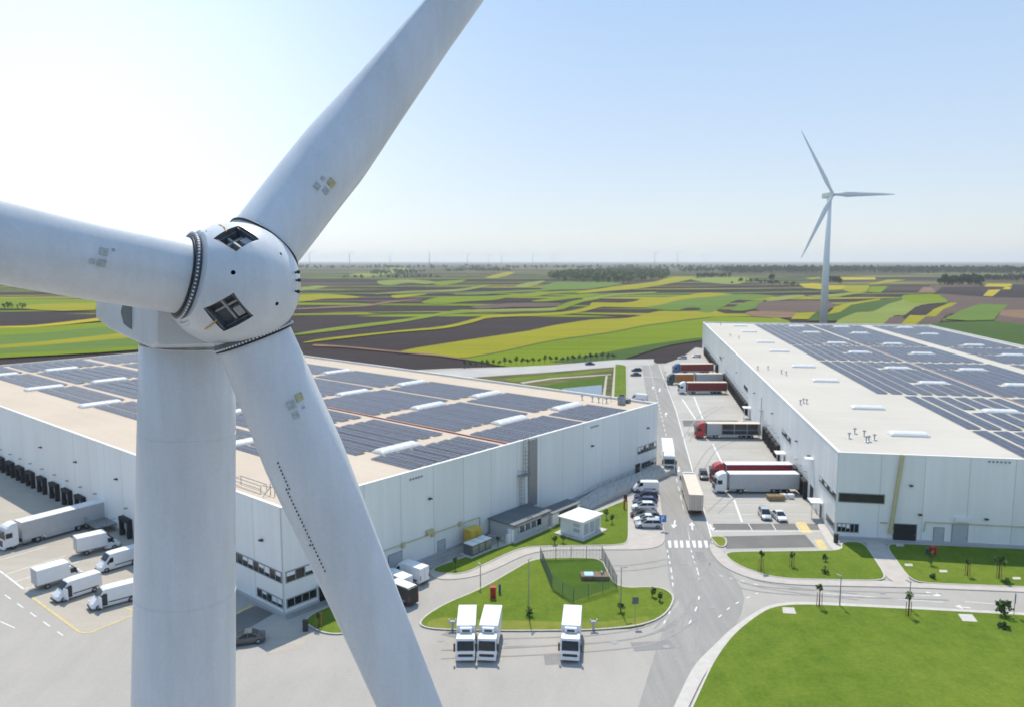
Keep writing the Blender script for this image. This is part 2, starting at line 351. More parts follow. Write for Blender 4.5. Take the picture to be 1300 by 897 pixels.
# far random strips (distances of 1.6 to 7 km)
rr = random.Random(3)
def wave(x, Y): return Y*.03*math.sin(x/(Y*.23) + Y*.004) + Y*.012*math.sin(x/(Y*.09) + 2)
def strip(k, X, Y, L, Wd, slope):
    """a long tapering field strip that follows the roll of the land"""
    n = 16; up_, lo = [], []
    for i in range(n+1):
        f = i/n; x = X - L/2 + L*f; w_ = Wd*(min(1, f*5)*min(1, (1-f)*5))**.6*.5 + Wd*.02; yc = Y + slope*(x-X) + wave(x, Y)
        up_.append((x, yc+w_)); lo.append((x, yc-w_))
    q = lo + up_[::-1]; _fz[0] += 0.0008
    FB[k].add([(p[0], p[1], _fz[0]) for p in q], [tuple(range(len(q)))])
for i in range(520):
    Y = 620 * (12 ** rr.random()); X = (rr.random()*1.7 - 0.85) * Y
    L = rr.uniform(0.15, 0.60) * Y; Wd = rr.uniform(0.010, 0.045) * Y
    k = rr.choice((['soil']*16+['soilw']*3+['green','yg','mgreen'] if X < .35*Y else ['soil']*7+['soilw']*6)+['lgreen','mgreen','mgreen','dgreen','green','yg','tan' if Y < 2200 and X > 0 else 'lgreen'])
    strip(k, X, Y, L, Wd, rr.uniform(-.06, .14))
for i in range(26): strip(rr.choice(['yellow','yg','yg']), rr.uniform(-.6,.8)*2400, rr.uniform(1300,3400), rr.uniform(150,420), rr.uniform(12,40), rr.uniform(-.05,.12))
field('green', [(601,454),(648,462.5),(685,461),(731,457),(785,454.5),(807,448),(849,436),(893,428),(960,418),(1000,412),(1000,405),(975,402),(920,400),(900,401),(824,410.5),(773,420),(700,430),(640,443),(592,451)], 3)
field('yg', [(508,443),(552,446.5),(592,451),(640,443),(700,430),(773,420),(824,410.5),(900,401),(940,400),(975,401.5),(994,404.5),(975,399),(920,396.5),(900,389.5),(866,393.5),(837,393.5),(798,402),(753,404),(704,411),(670,418),(594,429)], 3)
field('dgreen', [(592,451.8),(640,443.8),(700,431),(773,421),(824,411.6),(900,402),(900,401),(824,410.3),(773,419.6),(700,429.6),(640,442.4),(592,450.6)], 3)
field('dgreen', [(700,456),(760,446),(830,434),(893,426),(893,429),(849,436),(807,448),(785,454.5),(731,457)], 3)
field('lgreen', [(380,423),(441,415.8),(515,406.6),(577,396.7),(640,394),(705,393),(724,387.5),(724,385),(700,389.5),(640,391),(601,391.8),(577,392.8),(515,403.2),(441,411.8),(380,420.4)], 3)
field('green', [(300,428),(380,422.8),(441,415),(515,406),(577,396),(601,394),(601,392.4),(577,393.4),(515,403.8),(441,412.6),(380,421),(300,426)], 3)
field('yg', [(385,433),(429,428),(503,420),(564.6,415),(601,407.6),(626,401.7),(700,399),(731,396),(757,390),(757,386),(731,392),(700,395.8),(626,398.3),(601,403.4),(564.6,412),(503,417.8),(429,425.3),(400,429)], 3)
field('tan', [(400,437),(430,438),(470,441.5),(520,446),(560,449.5),(610,456),(560,447.5),(510,443.5),(470,439.6),(430,436.2),(400,434.6)], 3)
field('yg', [(752,383),(786,383.3),(806,381.5),(817,378.5),(860,375.4),(894,370.8),(915,371.6),(940,374),(900,376),(863,380),(838,386),(820,389),(794,389),(765,388.5),(752,391)], 3)
field('mgreen', [(820,389),(838,386),(863,380),(900,376),(940,372.5),(975,373.8),(981,374.6),(971,377.7),(943,379),(929,382.3),(925,384.6),(903,395.4),(880,393),(863,393),(837,392)], 3)
field('soil', [(863,393),(874,389.4),(889,390),(886,393)], 3)
field('yg', [(380,373),(417,372.6),(454,375.4),(448,377.7),(411,378.6),(380,382),(300,384),(300,376)], 3)
field('lgreen', [(380,364.6),(398,362.3),(417,363),(400,366),(380,368),(300,369),(300,365)], 3)
field('lgreen', [(443,349),(455,346.6),(472,346.6),(486,342),(505,339),(520,342),(505,346),(475,350.5),(455,351)], 3)
field('lgreen', [(481.5,356),(518,354.6),(552,357),(541.5,360),(518,358.5),(497,361.5),(481.5,360)], 3)
field('green', [(554,357),(580,355.4),(592,354.8),(580,359),(560,361.5),(550,359.4)], 3)
field('lgreen', [(472,373),(510,369.3),(534,368.3),(580,366.5),(606,363),(622,361),(610,364.6),(580,369),(534,370),(510,371)], 3)
field('yg', [(497,374.4),(518,373),(543,372.3),(523,375.4),(503,377.7)], 3)
field('tan', [(300,391),(380,390),(426,387.7),(465,386),(488,382.3),(511,380),(540,378),(511,381.6),(488,384.3),(466,387.7),(426,389.6),(380,391.5),(300,393)], 3)
field('green', [(535,383),(554,377),(575,375.4),(628,374.6),(668,371.5),(705,369),(760,367.7),(760,370),(705,371.7),(677,376),(646,377),(628,380),(590,382),(560,385)], 3)
field('mgreen', [(575,373),(606,370.2),(645,368.3),(691,366.6),(729,365.6),(691,368.5),(645,371),(606,373.4)], 3)
field('mgreen', [(686,365),(700,359),(712,357),(760,357.7),(790,359),(772,363),(740,366.6),(700,367)], 3)
field('yg', [(617,351.7),(640,345.8),(654,345),(646,349),(629,352.6)], 3)
field('lgreen', [(656,362),(670,358.4),(692,356),(678,362),(660,364.6)], 3)
field('green', [(675,381),(714,376),(735,373),(760,372.5),(752,375.4),(721.5,379),(691,382)], 3)
field('green', [(705,391),(712,386),(728,381),(760,376.6),(760,379),(740,382.5),(722,389),(708,392.6)], 3)
field('soilw', [(600,388),(650,384),(710,384),(705,388),(650,389),(610,391)], 3)
field('yg', [(736,369.5),(794,361.5),(832,357),(851,352),(878,351),(882,353),(848,360),(814,365.4),(771,369),(740,371.4)], 3)
field('lgreen', [(740,378.5),(771,373),(826,370),(831,371),(786,374),(749,379)], 3)
field('lgreen', [(878,354.6),(894,352.3),(940,352.3),(951,353.6),(938,360),(905,359)], 3)
field('mgreen', [(927,391.5),(948,382),(969,380),(966,385),(957,391),(940,393.6)], 3)
field('lgreen', [(974,380),(997,374.6),(1020,373.8),(1018,377),(980,381.5)], 3)
field('soilw', [(962,393),(972,382),(1051,381.5),(1049,394),(1000,395)], 3)
field('tan', [(953,394),(1012,395.4),(1006,402),(953,400)], 3)
field('yg', [(1004,404),(1011,396),(1036,395.2),(1026,404)], 3)
field('dgreen', [(1024,406),(1036,395.6),(1060,397),(1068,394),(1081.5,384.6),(1117,380),(1146,377),(1145,382),(1123,388),(1109,396),(1080,406)], 3)
field('yg', [(1050,398),(1061.5,387.7),(1081.5,383),(1117,378.4),(1118,379.8),(1081,386),(1066,395.4)], 3)
field('lgreen', [(1060,410),(1086,396),(1109,394),(1129,384.6),(1145,380),(1148,374),(1180,373),(1215,374),(1203,382),(1180,384.6),(1165,388),(1150,398.5),(1135,399.6),(1120,411)], 3)
field('green', [(1145,380),(1148,374),(1180,372.6),(1215,374),(1203,382),(1180,383),(1160,384)], 3)
field('yellow', [(1014,360.4),(1032,359),(1049,361.5),(1075,362),(1070,367),(1051,367.7),(1022,365)], 3)
field('yg', [(1068,366.6),(1075,361.8),(1103,362),(1104,364.6),(1100,369),(1078,370)], 3)
field('lgreen', [(1025,375.4),(1055,373),(1089,369.4),(1101,370.4),(1074,374.6),(1051,377)], 3)
field('green', [(1101,370),(1106,363),(1128,363),(1118,371)], 3)
field('tan', [(1165,371),(1172,364),(1190,363.5),(1188,371)], 3)
field('yellow', [(1040,353),(1065,351.8),(1111,351.8),(1112,354.6),(1051,355.4)], 0)
field('yg', [(1022,352.6),(1040,351.4),(1042,353),(1030,354.6)], 0)
field('yg', [(1100,361),(1128,354.6),(1151,354.8),(1118,360)], 3)
field('soilw', [(1180,362),(1230,361),(1310,372),(1310,400),(1220,392),(1190,372)], 3)
field('soil', [(1186,372),(1196,364),(1250,363),(1300,367),(1330,372),(1330,378),(1260,377)], 3)
field('yellow', [(1249,363.4),(1253,360),(1283,360),(1286,361.6),(1280,364)], 0)
field('yellow', [(1248,375),(1255,367.6),(1271,367),(1265,372),(1260,375.6)], 3)
field('yellow', [(1272,366.6),(1276,364),(1285,364),(1282,367)], 0)
field('soilw', [(1120,412),(1130,402),(1150,400),(1175,392),(1205,383),(1230,384),(1225,393),(1200,400),(1190,412)], 3)
field('soil', [(1145,402),(1162,389),(1183,384.6),(1206,383.6),(1195,388),(1180,398),(1165,400),(1150,404)], 3)
field('yg', [(1144,410),(1155,399),(1177,399.6),(1162,411)], 3)
field('yg', [(1174,400.6),(1186,391.5),(1200,386),(1206,383.4),(1216,383.6),(1208,388),(1198,391.5),(1188,400.6)], 3)
field('mgreen', [(1198,404),(1218,394),(1243,385),(1280,386),(1270,395),(1262,405),(1230,406)], 3)
field('tan', [(1268,399),(1272,393),(1320,392),(1320,405),(1290,402)], 3)
field('soilw', [(1262,406),(1268,399),(1290,402),(1330,405),(1330,418),(1290,411)], 3)
field('dgreen', [(1170,410),(1215,407.5),(1262,406),(1300,411),(1500,430),(1700,520),(1300,480),(1100,480)], 0)
# left of the near turbine
field('green', [(-300,412),(0,415.4),(128,408),(300,398),(320,424),(185,441),(0,452),(-300,468)], 3)
field('mgreen', [(-300,425),(0,424),(128,414),(300,404),(318,420),(185,437),(0,447),(-300,462)], 3)
field('yg', [(-200,440),(0,436),(128,424),(230,414),(240,420),(128,430),(0,440),(-200,445)], 3)
field('yellow', [(-200,414),(0,413),(60,410),(128,402),(220,392),(230,396),(128,406),(60,413),(0,415),(-200,417)], 3)
field('green', [(-300,376),(0,378),(150,381),(160,388),(100,392),(0,391),(-300,390)], 3)
field('yg', [(20,389),(60,385),(140,384),(160,389),(80,394)], 3)
FNAME = {'soil':'ploughed_land','soilw':'ploughed_land','tan':'dry_land','green':'green_land','yg':'meadow_land','lgreen':'meadow_land','dgreen':'green_land','mgreen':'green_land','yellow':'rapeseed_land'}
for k in FB: FB[k].build(FNAME[k], FM[k])['kind'] = 'structure'

# ------------------------------------------------------------------ site ground

sheet('asphalt_ground', [(-230,-40),(230,-40),(230,122),(158,122),(104,385),(96,400),(72,338),(-25,322),(-230,250)], 0.0, M_['asphalt'], world=True, thick=1.55, mside=M_['kerb'])
dR = Vector((math.sin(.1621), math.cos(.1621), 0)); eR = Vector((math.cos(.1621), -math.sin(.1621), 0)); OR = Vector((52.8,121.6,0))
dL = Vector((math.sin(.7025), math.cos(.7025), 0)); eL = Vector((-math.cos(.7025), math.sin(.7025), 0)); OL = Vector((-29.0,93.5,0))
def rw(x, y, z=0): return OR + eR*x + dR*y + Vector((0,0,z))      # right warehouse metres: x across, y along the docks
def lw(x, y, z=0): return OL + dL*x + eL*y + Vector((0,0,z))      # left warehouse metres: x along the right facade, y along the dock side

# main road carriageway (worn asphalt), truck yard, bays
sheet('road', [(812,462),(836,462),(858,520),(880,600),(905,688),(925,722),(945,760),(920,830),(890,960),(800,960),(845,790),(862,765),(850,742),(846,700),(838,655),(830,600),(824,540)], 0.004, M_['asphalt2'], 3)
sheet('yard_paving', [(842,462),(880,449),(893,449),(1056,681),(1058,697),(1070,699),(919,701),(905,688),(880,600),(858,520)], 0.008, M_['concrete'])
sheet('yard_lane', [tuple(x) for x in [(905,664),(1048,664),(1054,672),(906,672)]], 0.012, M_['dark_asphalt'])
sheet('yard_lane', [(912,684),(1016,680),(1026,669.5+13),(1034,694),(918,694)][:0] or [(915,680),(1022,678),(1036,694),(922,696)], 0.012, M_['dark_asphalt'])
sheet('yard_lane', [(866,533),(936,533),(943,539),(868,541)], 0.012, M_['dark_asphalt'])
sheet('yard_lane', [(872,548),(884,548),(886,553),(874,553)], 0.012, M_['asphalt2'])
for pts in ([(1010,662),(1022,662),(1032,676),(1018,676)], [(1034,684),(1044,684),(1050,696),(1040,697)]):
    sheet('yellow_marking', pts, 0.016, M_['ypaint'])
sheet('footway_paving', [(1036,664),(1048,664),(1056,680),(1070,698),(1056,699)], 0.10, M_['kerb'], thick=.10)
# left yard
sheet('loading_bay_paving', [(-260,760),(-150,660),(0,596),(135,640),(174,690),(173,778),(112,803),(100,802),(0,726)], 0.008, M_['beige'])
b = MB()
ribbon(b, P2([(0,724),(30,747)]), 0.25, 0.016)
for (x0,y0,x1,y1) in [(-20,716,60,693),(5,729,85,704),(18,738,100,712),(30,747,66,737),(-40,700,30,682)]: ribbon(b, P2([(x0,y0),(x1,y1)]), 0.16, 0.016)
dashes(b, at(-60,708), at(80,806), 0.16, 2.0, 2.2, 0.016)
dashes(b, at(0,788), at(40,806), 0.16, 3.5, 4, 0.016)
b.build('white_marking', M_['paint'])['kind'] = 'structure'
b = MB(); ribbon(b, P2([(40,757),(101,802),(113,803),(173,779)]), 0.28, 0.020); ribbon(b, P2([(158,770),(174,776)]), 0.25, 0.020)
ribbon(b, P2([(298,779),(320,768)]), 0.5, 0.020); b.build('yellow_marking', M_['ypaint'])['kind'] = 'structure'
sheet('bay_paving', [(330,800),(356,786),(396,803),(382,822),(340,830)], 0.010, M_['beige'])
sheet('bay_paving', [(296,780),(325,768),(348,778),(310,800),(290,806)], 0.006, M_['dark_asphalt'])
# footways beside the left warehouse, parking pavers
sheet('footway_paving', [(845,687),(836,694),(816,697.5),(693,697.5),(661,706),(635,719.5),(603,732.5),(561,736.5),(544.6,730),(548,722),(620,690),(700,668),(760,650),(800,630),(836,620),(841,655)], 0.10, M_['paver'], 0, thick=.10, mside=M_['kerb'])
sheet('parking_paving', [(798,632),(835,621),(840,684),(822,695),(798,695)], 0.105, M_['paver'])
sheet('wall_path_paving', [(364,786),(440,757),(545,722),(660,679),(740,652),(835,614),(832,607),(364,779)], 0.11, M_['asphalt2'], thick=.1)
GS = [('grass', [(554,727.6),(547,722),(600,704),(640,694),(700,668),(757,650),(798,633),(798,692),(674,693.5),(655,698),(635,707),(609,719.5),(586.6,729)], 0),
      ('grass', [(528.5,790.6),(561,768),(609,748.6),(648,726),(672,712),(692,708.5),(764,708),(772,728),(784,747),(835,744.4),(851.6,752),(856,761.5),(845,781),(816,794),(754.6,800),(641.5,801),(544.6,799)], 0),
      ('grass', [(919,700.5),(1070.6,699),(1066,688),(1096.5,688),(1129,737.7),(986.6,734.5),(944.6,721.5),(925,710)], 0),
      ('grass', [(1122,689.6),(1300,697.2),(1480,705),(1480,757),(1300,745),(1158,740)], 0),
      ('grass', [(850,960),(905,840),(928.5,807),(957.5,783),(980,770),(1016,766.8),(1154.6,773),(1300,781),(1480,793),(1500,960)], 0),
      ('grass', [(381.7,786),(432.5,764),(450,770),(456,800),(430,806),(403,802)], 0),
      ('grass_dry', [(899,681),(922,681),(922,694),(911,694),(907,687)], 0),
      ('grass', [(781,462),(795,464),(795.6,506),(779,506)], 0)]
def kerbed(k, px, sm):
    pts = chaikin(P2(px), 3)
    o = sheet('lawn', pts, 0.16, M_[k], world=True, thick=.16, mside=M_['kerb'])
    b = MB(); ribbon(b, pts + [pts[0]], 0.22, 0.168); q = b.build('kerb', M_['kerb']); q['kind'] = 'structure'
for g in GS: kerbed(*g)
sheet('fenced_lawn', [(686,712),(764,710),(783,744),(728,764),(712,760),(700,747)], 0.164, M_['grass_pen'])
sheet('dry_lawn_patch', [(560,785),(640,788),(760,790),(820,783),(800,797),(640,799.5),(548,797)], 0.164, M_['grass_dry'], 4)
# footways on the right
sheet('footway_paving', [(899,687.6),(904,705),(922,722.5),(961,737),(1009,742.5),(1150,745.5),(1300,751.5),(1490,762),(1490,757),(1300,745),(1158,740),(1129,737.7),(986.6,734.5),(944.6,721.5),(925,710),(915,697)], 0.12, M_['paver'], thick=.12, mside=M_['kerb'])
sheet('footway_paving', [(1096.5,687),(1122,688),(1160,741),(1129,739)], 0.13, M_['paver'], thick=.13, mside=M_['kerb'])
sheet('wall_path_paving', [(1060,684),(1064,687.5),(1300,697.5),(1480,705),(1480,697),(1300,690)], 0.11, M_['concrete'], thick=.1)
sheet('footway_paving', [(826,960),(880,845),(912,800+14),(926,800),(955,779),(978,767),(1016,763.4),(1155,770),(1300,778),(1490,789),(1490,793),(1300,781),(1154.6,773),(1016,766.8),(980,770),(957.5,783),(928.5,807),(893,858),(844,960)], 0.12, M_['kerb'], thick=.12)
sheet('slab_paving', [(1216,780),(1234,780.5),(1241,790),(1222,789)], 0.172, M_['kerb'])
sheet('slab_paving', [(993,771.5),(1008,772),(1011,780),(994,779)], 0.172, M_['kerb'])
for q in [(1192,724),(1285,733),(1137,690+1),(1148,716)]: sheet('slab_paving', [(q[0],q[1]),(q[0]+10,q[1]+.3),(q[0]+11,q[1]+3),(q[0]+1,q[1]+3)], 0.172, M_['kerb'])
# far side: access road by the tree row, banks and pond
sheet('access_road', [(480,476),(600,468.5),(700,463),(782,456.5),(830,455.5),(830,463),(782,465),(700,472),(600,478.5),(480,487)], 0.010, mat('pale_road',(0.44,0.43,0.41),rough=.9,var=.1,scale=.1))
sheet('bank', [(560,484),(605,478.5),(782,465.5),(780,506),(690,506)], 0.006, M_['bank'])
sheet('bank_grass', [(640,480),(700,475),(776,468.5),(776,470),(700,479),(650,484)], 0.010, M_['grass'])
sheet('bank_grass', [(680,491),(720,484),(768,477.5),(768,488),(735,490),(715,495)], 0.010, M_['grass_pen'])
sheet('water', [(712,493),(764,488),(764,506),(738,506)], 0.014, M_['water'])
for pp in ([(769,475),(771.5,475),(768,506),(764.5,506)], [(779.5,466),(781.5,466),(779,506),(776,506)]): sheet('path_paving', pp, 0.018, M_['beige'])
sheet('path_paving', [(660,485),(700,479.4),(776,474.4),(776,475.4),(700,481),(664,486.5)], 0.018, M_['beige'])
sheet('side_bay_paving', [(797,465),(815,465),(822,510),(797,512)], 0.012, M_['concrete'])
# markings on the main road and yard
b = MB()
ribbon(b, P2([(836,462),(858,520),(880,600),(905,688)]), 0.22, 0.020)
dashes(b, at(824,462), at(872,662), 0.16, 3, 3, 0.020); ribbon(b, P2([(872,662),(876,685)]), 0.16, 0.020)
for i in range(7):
    x = 849.5 + i*7.6; q = P2([(x-1.6,685.5),(x+2.6,685.5),(x+4.0,694.5),(x-.4,694.5)]); b.add([(p[0],p[1],.020) for p in (q if area(q)>0 else q[::-1])], [(0,1,2,3)])
for pl in ([(847,697),(852,722),(855,748)], [(877,697),(886,725),(890,745)]): dashes(b, at(*pl[0]), at(*pl[1]), .16, 1.2, 1.2, .02); dashes(b, at(*pl[1]), at(*pl[2]), .16, 1.2, 1.2, .02)
for pl in ([(888,735),(886,765),(868,806)], [(858,752),(852,772),(838,800)], [(905,728),(935,735),(975,745)], [(962,752),(930,768),(905,790)]):
    w = smooth_poly(P2(pl), 8, False)
    for i in range(0, len(w)-2, 3): ribbon(b, w[i:i+2], .18, .02)
ribbon(b, P2([(1040,752),(1198,764)]), .16, .02); dashes(b, at(1225,763), at(1330,771), .16, 5, 5, .02); dashes(b, at(1152,754.5), at(1216,757), .16, 4, 2.5, .02)
ribbon(b, P2([(866,506),(884,533)]), .4, .02)
ribbon(b, P2([(881,503),(893,533)]), .35, .02); ribbon(b, P2([(905,563),(922,598)]), .35, .02); ribbon(b, P2([(932,634),(942,662)]), .35, .02)
for i in range(16):
    y = 478 + i*3.2 if i < 8 else 0
for yy in (563,571,580,640,652): ribbon(b, P2([(895 + (yy-563)*.3, yy),(960 + (yy-563)*.75, yy)]), .12, .02)
for yy in (486,492,498,508,514,520,527): ribbon(b, P2([(862 + (yy-486)*.35, yy),(900 + (yy-486)*.9, yy)]), .12, .02)
ribbon(b, P2([(905,673.5),(1046,673.5)]), .2, .02)
ribbon(b, P2([(815,478),(838,478)]), .5, .02)
for x in (950,980,1010): ribbon(b, P2([(x,664),(x+6,674)]), .14, .02)
def arrow(px, py, tip, w=1.0):
    p = at(px, py); t = at(*tip); d = (t-p).normalized(); q = Vector((-d.y, d.x, 0)); L = (t-p).length
    ribbon(b, [p, p + d*L*.6], .28*w, .024)
    v = [p + d*L*.55 + q*.55*w, p + d*L*.55 - q*.55*w, t]; b.add([(a.x,a.y,.024) for a in v], [(0,1,2)])
arrow(857,660,(855,670)); arrow(862,592,(861,599)); arrow(879,672,(878,662)); arrow(1176,751,(1196,756),1.4); arrow(1232,771,(1212,769),1.2); arrow(829,494,(829,490)); arrow(838,492,(837,497)); arrow(845,528,(846,523))
arrow(901,665,(905,673),1.2)
b.build('white_marking', M_['paint'])['kind'] = 'structure'

tm = mottled('tyre_rubber_trace', (0.36,0.35,0.33), (0.26,0.255,0.245), [(.5,(1,1,1),.6),(3,(1,1,1),.5)], bump=0)
b = MB(); rt_ = random.Random(5); zt_ = [.0225]
def tyre(pts, off=1.9, w=.26):
    w_ = smooth_poly(pts, 8, False)
    for o_ in (-off/2, off/2):
        q = []
        for i in range(len(w_)):
            a = Vector(w_[max(0,i-1)]); c = Vector(w_[min(len(w_)-1,i+1)]); d = (c-a).normalized(); q.append((w_[i][0]-d.y*o_, w_[i][1]+d.x*o_))
        zt_[0] += .0004; ribbon(b, q, w, zt_[0])
for pl in ([(868,840),(880,770),(882,735),(900,712),(960,740),(1090,757)], [(840,800),(862,770),(868,735),(862,700),(855,640)], [(893,760),(898,728),(886,690),(872,630),(858,570)], [(640,815),(760,810),(835,795),(866,765),(872,735)],
           [(560,790),(600,765),(660,735),(720,722),(800,720),(850,712)], [(560,830),(700,824),(820,812),(880,780)], [(905,650),(935,622),(960,604)], [(885,600),(905,570),(930,558)], [(870,560),(890,530),(915,515)], [(1200,757),(1000,750),(940,742)]): tyre(P2(pl))
b.build('tyre_mark', tm)['kind'] = 'structure'
b = MB()
for x, y in ((868,715),(846,820),(780,815),(905,770),(700,712),(640,815),(880,640),(930,560),(560,812),(1120,752)):
    p = at(x, y); b.add([(p.x+.4*math.cos(a), p.y+.4*math.sin(a), .0305) for a in [i*PI/6 for i in range(12)]], [tuple(range(12))])
b.build('manhole_cover', M_['frame'])['kind'] = 'structure'
pm = mottled('asphalt_patch', (0.30,0.295,0.285), (0.22,0.215,0.21), [(.4,(1,1,1),.5),(3,(1,1,1),.4)], bump=.1)
for q in ([(800,815),(850,812),(858,822),(806,826)], [(690,830),(730,829),(734,842),(692,843)], [(880,700),(893,700),(896,712),(883,712)], [(560,805),(575,797),(592,800),(578,809)], [(1000,745.5),(1030,746.5),(1034,749),(1002,748)]): sheet('asphalt_patch', q, .0185, pm)
# ------------------------------------------------------------------ warehouses
HW = 14.2
def fbox(b, face, a0, a1, z0, z1, o0, o1, mi=0):
    """box on a facade of a warehouse: face 'y' is the y=0 front, 'x' the x=0 dock side; o is how far it stands out"""
    if face == 'y': b.box(a0, a1, -o1, -o0, z0, z1, mi)
    else: b.box(-o1, -o0, a0, a1, z0, z1, mi)
    return b
def window(root, face, a0, a1, z0, z1, n, m='glass', label=None):
    b = MB(); t = .12
    fbox(b, face, a0, a1, z0, z0+t, .003, .10); fbox(b, face, a0, a1, z1-t, z1, .003, .10)
    for i in range(n+1):
        x = a0 + (a1-a0-t)*i/n; fbox(b, face, x, x+t, z0+t+.002, z1-t-.002, .003, .095)
    w = b.build('window', M_['frame'], root)
    p = MB(); fbox(p, face, a0+.05, a1-.05, z0+.05, z1-.05, .006, .05); p.build('pane', M_[m], w)
    if n > 4:
        rg = random.Random(int(a0*10+z0))
        for i in range(n):
            if rg.random() < .4:
                q = MB(); x = a0 + (a1-a0-t)*i/n; fbox(q, face, x+t+.04, x+(a1-a0)/n-.04, z1 - t - .03 - rg.uniform(.3, .9)*(z1-z0-2*t), z1-t-.03, .052, .07); q.build('blind', M_['white'], w)
    if label: w['label'] = label
    return w
def door(root, face, a0, a1, z0, z1, m='door'):
    b = MB(); fbox(b, face, a0-.12, a1+.12, z0, z1+.12, .003, .05); d0 = b.build('door', M_['frame'], root)
    p = MB(); fbox(p, face, a0, a1, z0+.05, z1, .052, .08); p.build('leaf', M_[m], d0)
    h = MB(); fbox(h, face, a1-.25, a1-.12, z0+1.0, z0+1.12, .082, .16); h.build('handle', M_['steel'], d0)
    return d0
def dock(root, a, z0=0.0, hgt=3.5, w=3.3):
    b = MB(); f = 'x'
    fbox(b, f, a-w/2, a-w/2+.55, z0, z0+hgt-.6, .003, .75); fbox(b, f, a+w/2-.55, a+w/2, z0, z0+hgt-.6, .003, .75)
    fbox(b, f, a-w/2, a+w/2, z0+hgt-.598, z0+hgt, .003, .80); fbox(b, f, a-w/2+.552, a-.9, z0+.002, z0+1.0, .003, .45); 
    d0 = b.build('dock_shelter', M_['rubber'], root)
    p = MB(); fbox(p, f, a-w/2+.56, a+w/2-.56, z0+1.05, z0+hgt-.62, .006, .12); p.build('dock_door', M_['lgrey'], d0)
    q = MB(); fbox(q, f, a-w/2+.6, a-w/2+.95, z0+.3, z0+.95, .46, .62); fbox(q, f, a+w/2-.95, a+w/2-.6, z0+.3, z0+.95, .46, .62); q.build('bumper', M_['black'], d0)
    l = MB(); fbox(l, f, a-.25, a+.25, z0+hgt+1.5, z0+hgt+1.62, .003, .5); l.build('dock_lamp', M_['steel'], d0)
def shell(name, label, org, rz, LX, LY, mf, ms, mroof):
    root = thing(name, label, 'warehouse', org, rz)
    t = .3
    MB().box(0, LX, 0, t, 0, HW).build('wall', MATS[mf], root)
    MB().box(0, LX, LY-t, LY, 0, HW).build('wall', MATS[mf], root)
    MB().box(0, t, t+.002, LY-t-.002, 0, HW).build('wall', MATS[ms], root)
    MB().box(LX-t, LX, t+.002, LY-t-.002, 0, HW).build('wall', MATS[ms], root)
    MB().box(t+.002, LX-t-.002, t+.002, LY-t-.002, HW-.8, HW-.35).build('roof', mroof, root)
    c = MB(); c.box(-.06, LX+.06, -.06, t+.12, HW+.002, HW+.14); c.box(-.06, LX+.06, LY-t-.12, LY+.06, HW+.002, HW+.14)
    c.box(-.06, t+.12, t+.122, LY-t-.122, HW+.002, HW+.14); c.box(LX-t-.12, LX+.06, t+.122, LY-t-.122, HW+.002, HW+.14)
    c.build('parapet_cap', M_['cap'], root)
    pl = MB(); fbox(pl, 'y', 0, LX, 0, .45, .003, .06); fbox(pl, 'x', 0, LY, 0, .45, .003, .06); pl.build('plinth', M_['lgrey'], root)
    return root
rzL = math.atan2(dL.y, dL.x); rzR = math.atan2(eR.y, eR.x)
WL = shell('warehouse', 'large pale grey warehouse with cream roof, standing behind the near wind turbine', OL, rzL, 94.1, 179.3, 'claddingL_front', 'claddingL_side', M_['roofL'])
WR = shell('warehouse', 'long pale grey warehouse on the right with dark red and white trucks at its docks', OR, rzR, 106.3, 268.5, 'claddingR_front', 'claddingR_side', M_['roofR'])
# left warehouse openings
window(WL, 'y', .3, 13.0, 4.3, 5.8, 9); window(WL, 'x', .3, 16.0, 4.3, 5.8, 12)
window(WL, 'y', .3, 4.9, .95, 2.2, 4); window(WL, 'x', .3, 6.2, .95, 2.2, 5)
door(WL, 'y', 5.3, 8.2, 0, 2.3, 'glass')
b = MB(); fbox(b, 'y', 4.9, 8.6, 2.5, 2.7, .003, 1.8); b.build('canopy', M_['cap'], WL)
window(WL, 'y', 86, 93.8, 4.3, 5.9, 7); window(WL, 'y', 87.6, 93.8, .9, 2.2, 5); door(WL, 'y', 85.2, 87.0, 0, 2.3, 'darkdoor')
door(WL, 'y', 27.2, 28.7, 0, 2.1); door(WL, 'y', 17.3, 19.8, 0, 2.8)
b = MB(); fbox(b, 'y', 49.2, 51.4, 2.2, HW-.1, .003, .35); b.build('wall_duct', M_['steel'], WL)
# caged ladder with landing
b = MB()
for z0_, z1_, xo in ((2.4, 8.6, 46.6), (8.4, HW+1, 47.6)):
    b.tube((xo, -.35, z0_), (xo, -.35, z1_), .04); b.tube((xo+.6, -.35, z0_), (xo+.6, -.35, z1_), .04)
    z = z0_
    while z < z1_: b.tube((xo, -.35, z), (xo+.6, -.35, z), .025, n=5); z += .35
    z = z0_ + .6
    while z < z1_:
        pts = [(xo+.3+.48*math.cos(a), -.35-.75*math.sin(a), z) for a in [i*PI/5 for i in range(6)]]
        for p, q in zip(pts, pts[1:]): b.tube(p, q, .03, n=4)
        z += .7
    for i in range(1, 5):
        a = i*PI/5; b.tube((xo+.3+.48*math.cos(a), -.35-.75*math.sin(a), z0_+.6), (xo+.3+.48*math.cos(a), -.35-.75*math.sin(a), z1_), .03, n=4)
b.box(46.2, 48.8, -1.3, -.003, 8.3, 8.42)
for x in (46.2, 48.76): b.box(x, x+.04, -1.3, -.1, 9.3, 9.36)
b.box(46.2, 48.8, -1.3, -1.26, 9.3, 9.36); b.box(46.2, 48.8, -1.3, -1.26, 8.8, 8.86)
b.build('ladder', M_['steel'], WL)
b = MB(); b.tube((14.5,-.15,3.9), (36.6,-.15,3.6), .07); b.tube((36.6,-.15,3.6), (36.6,-.15,.6), .07)
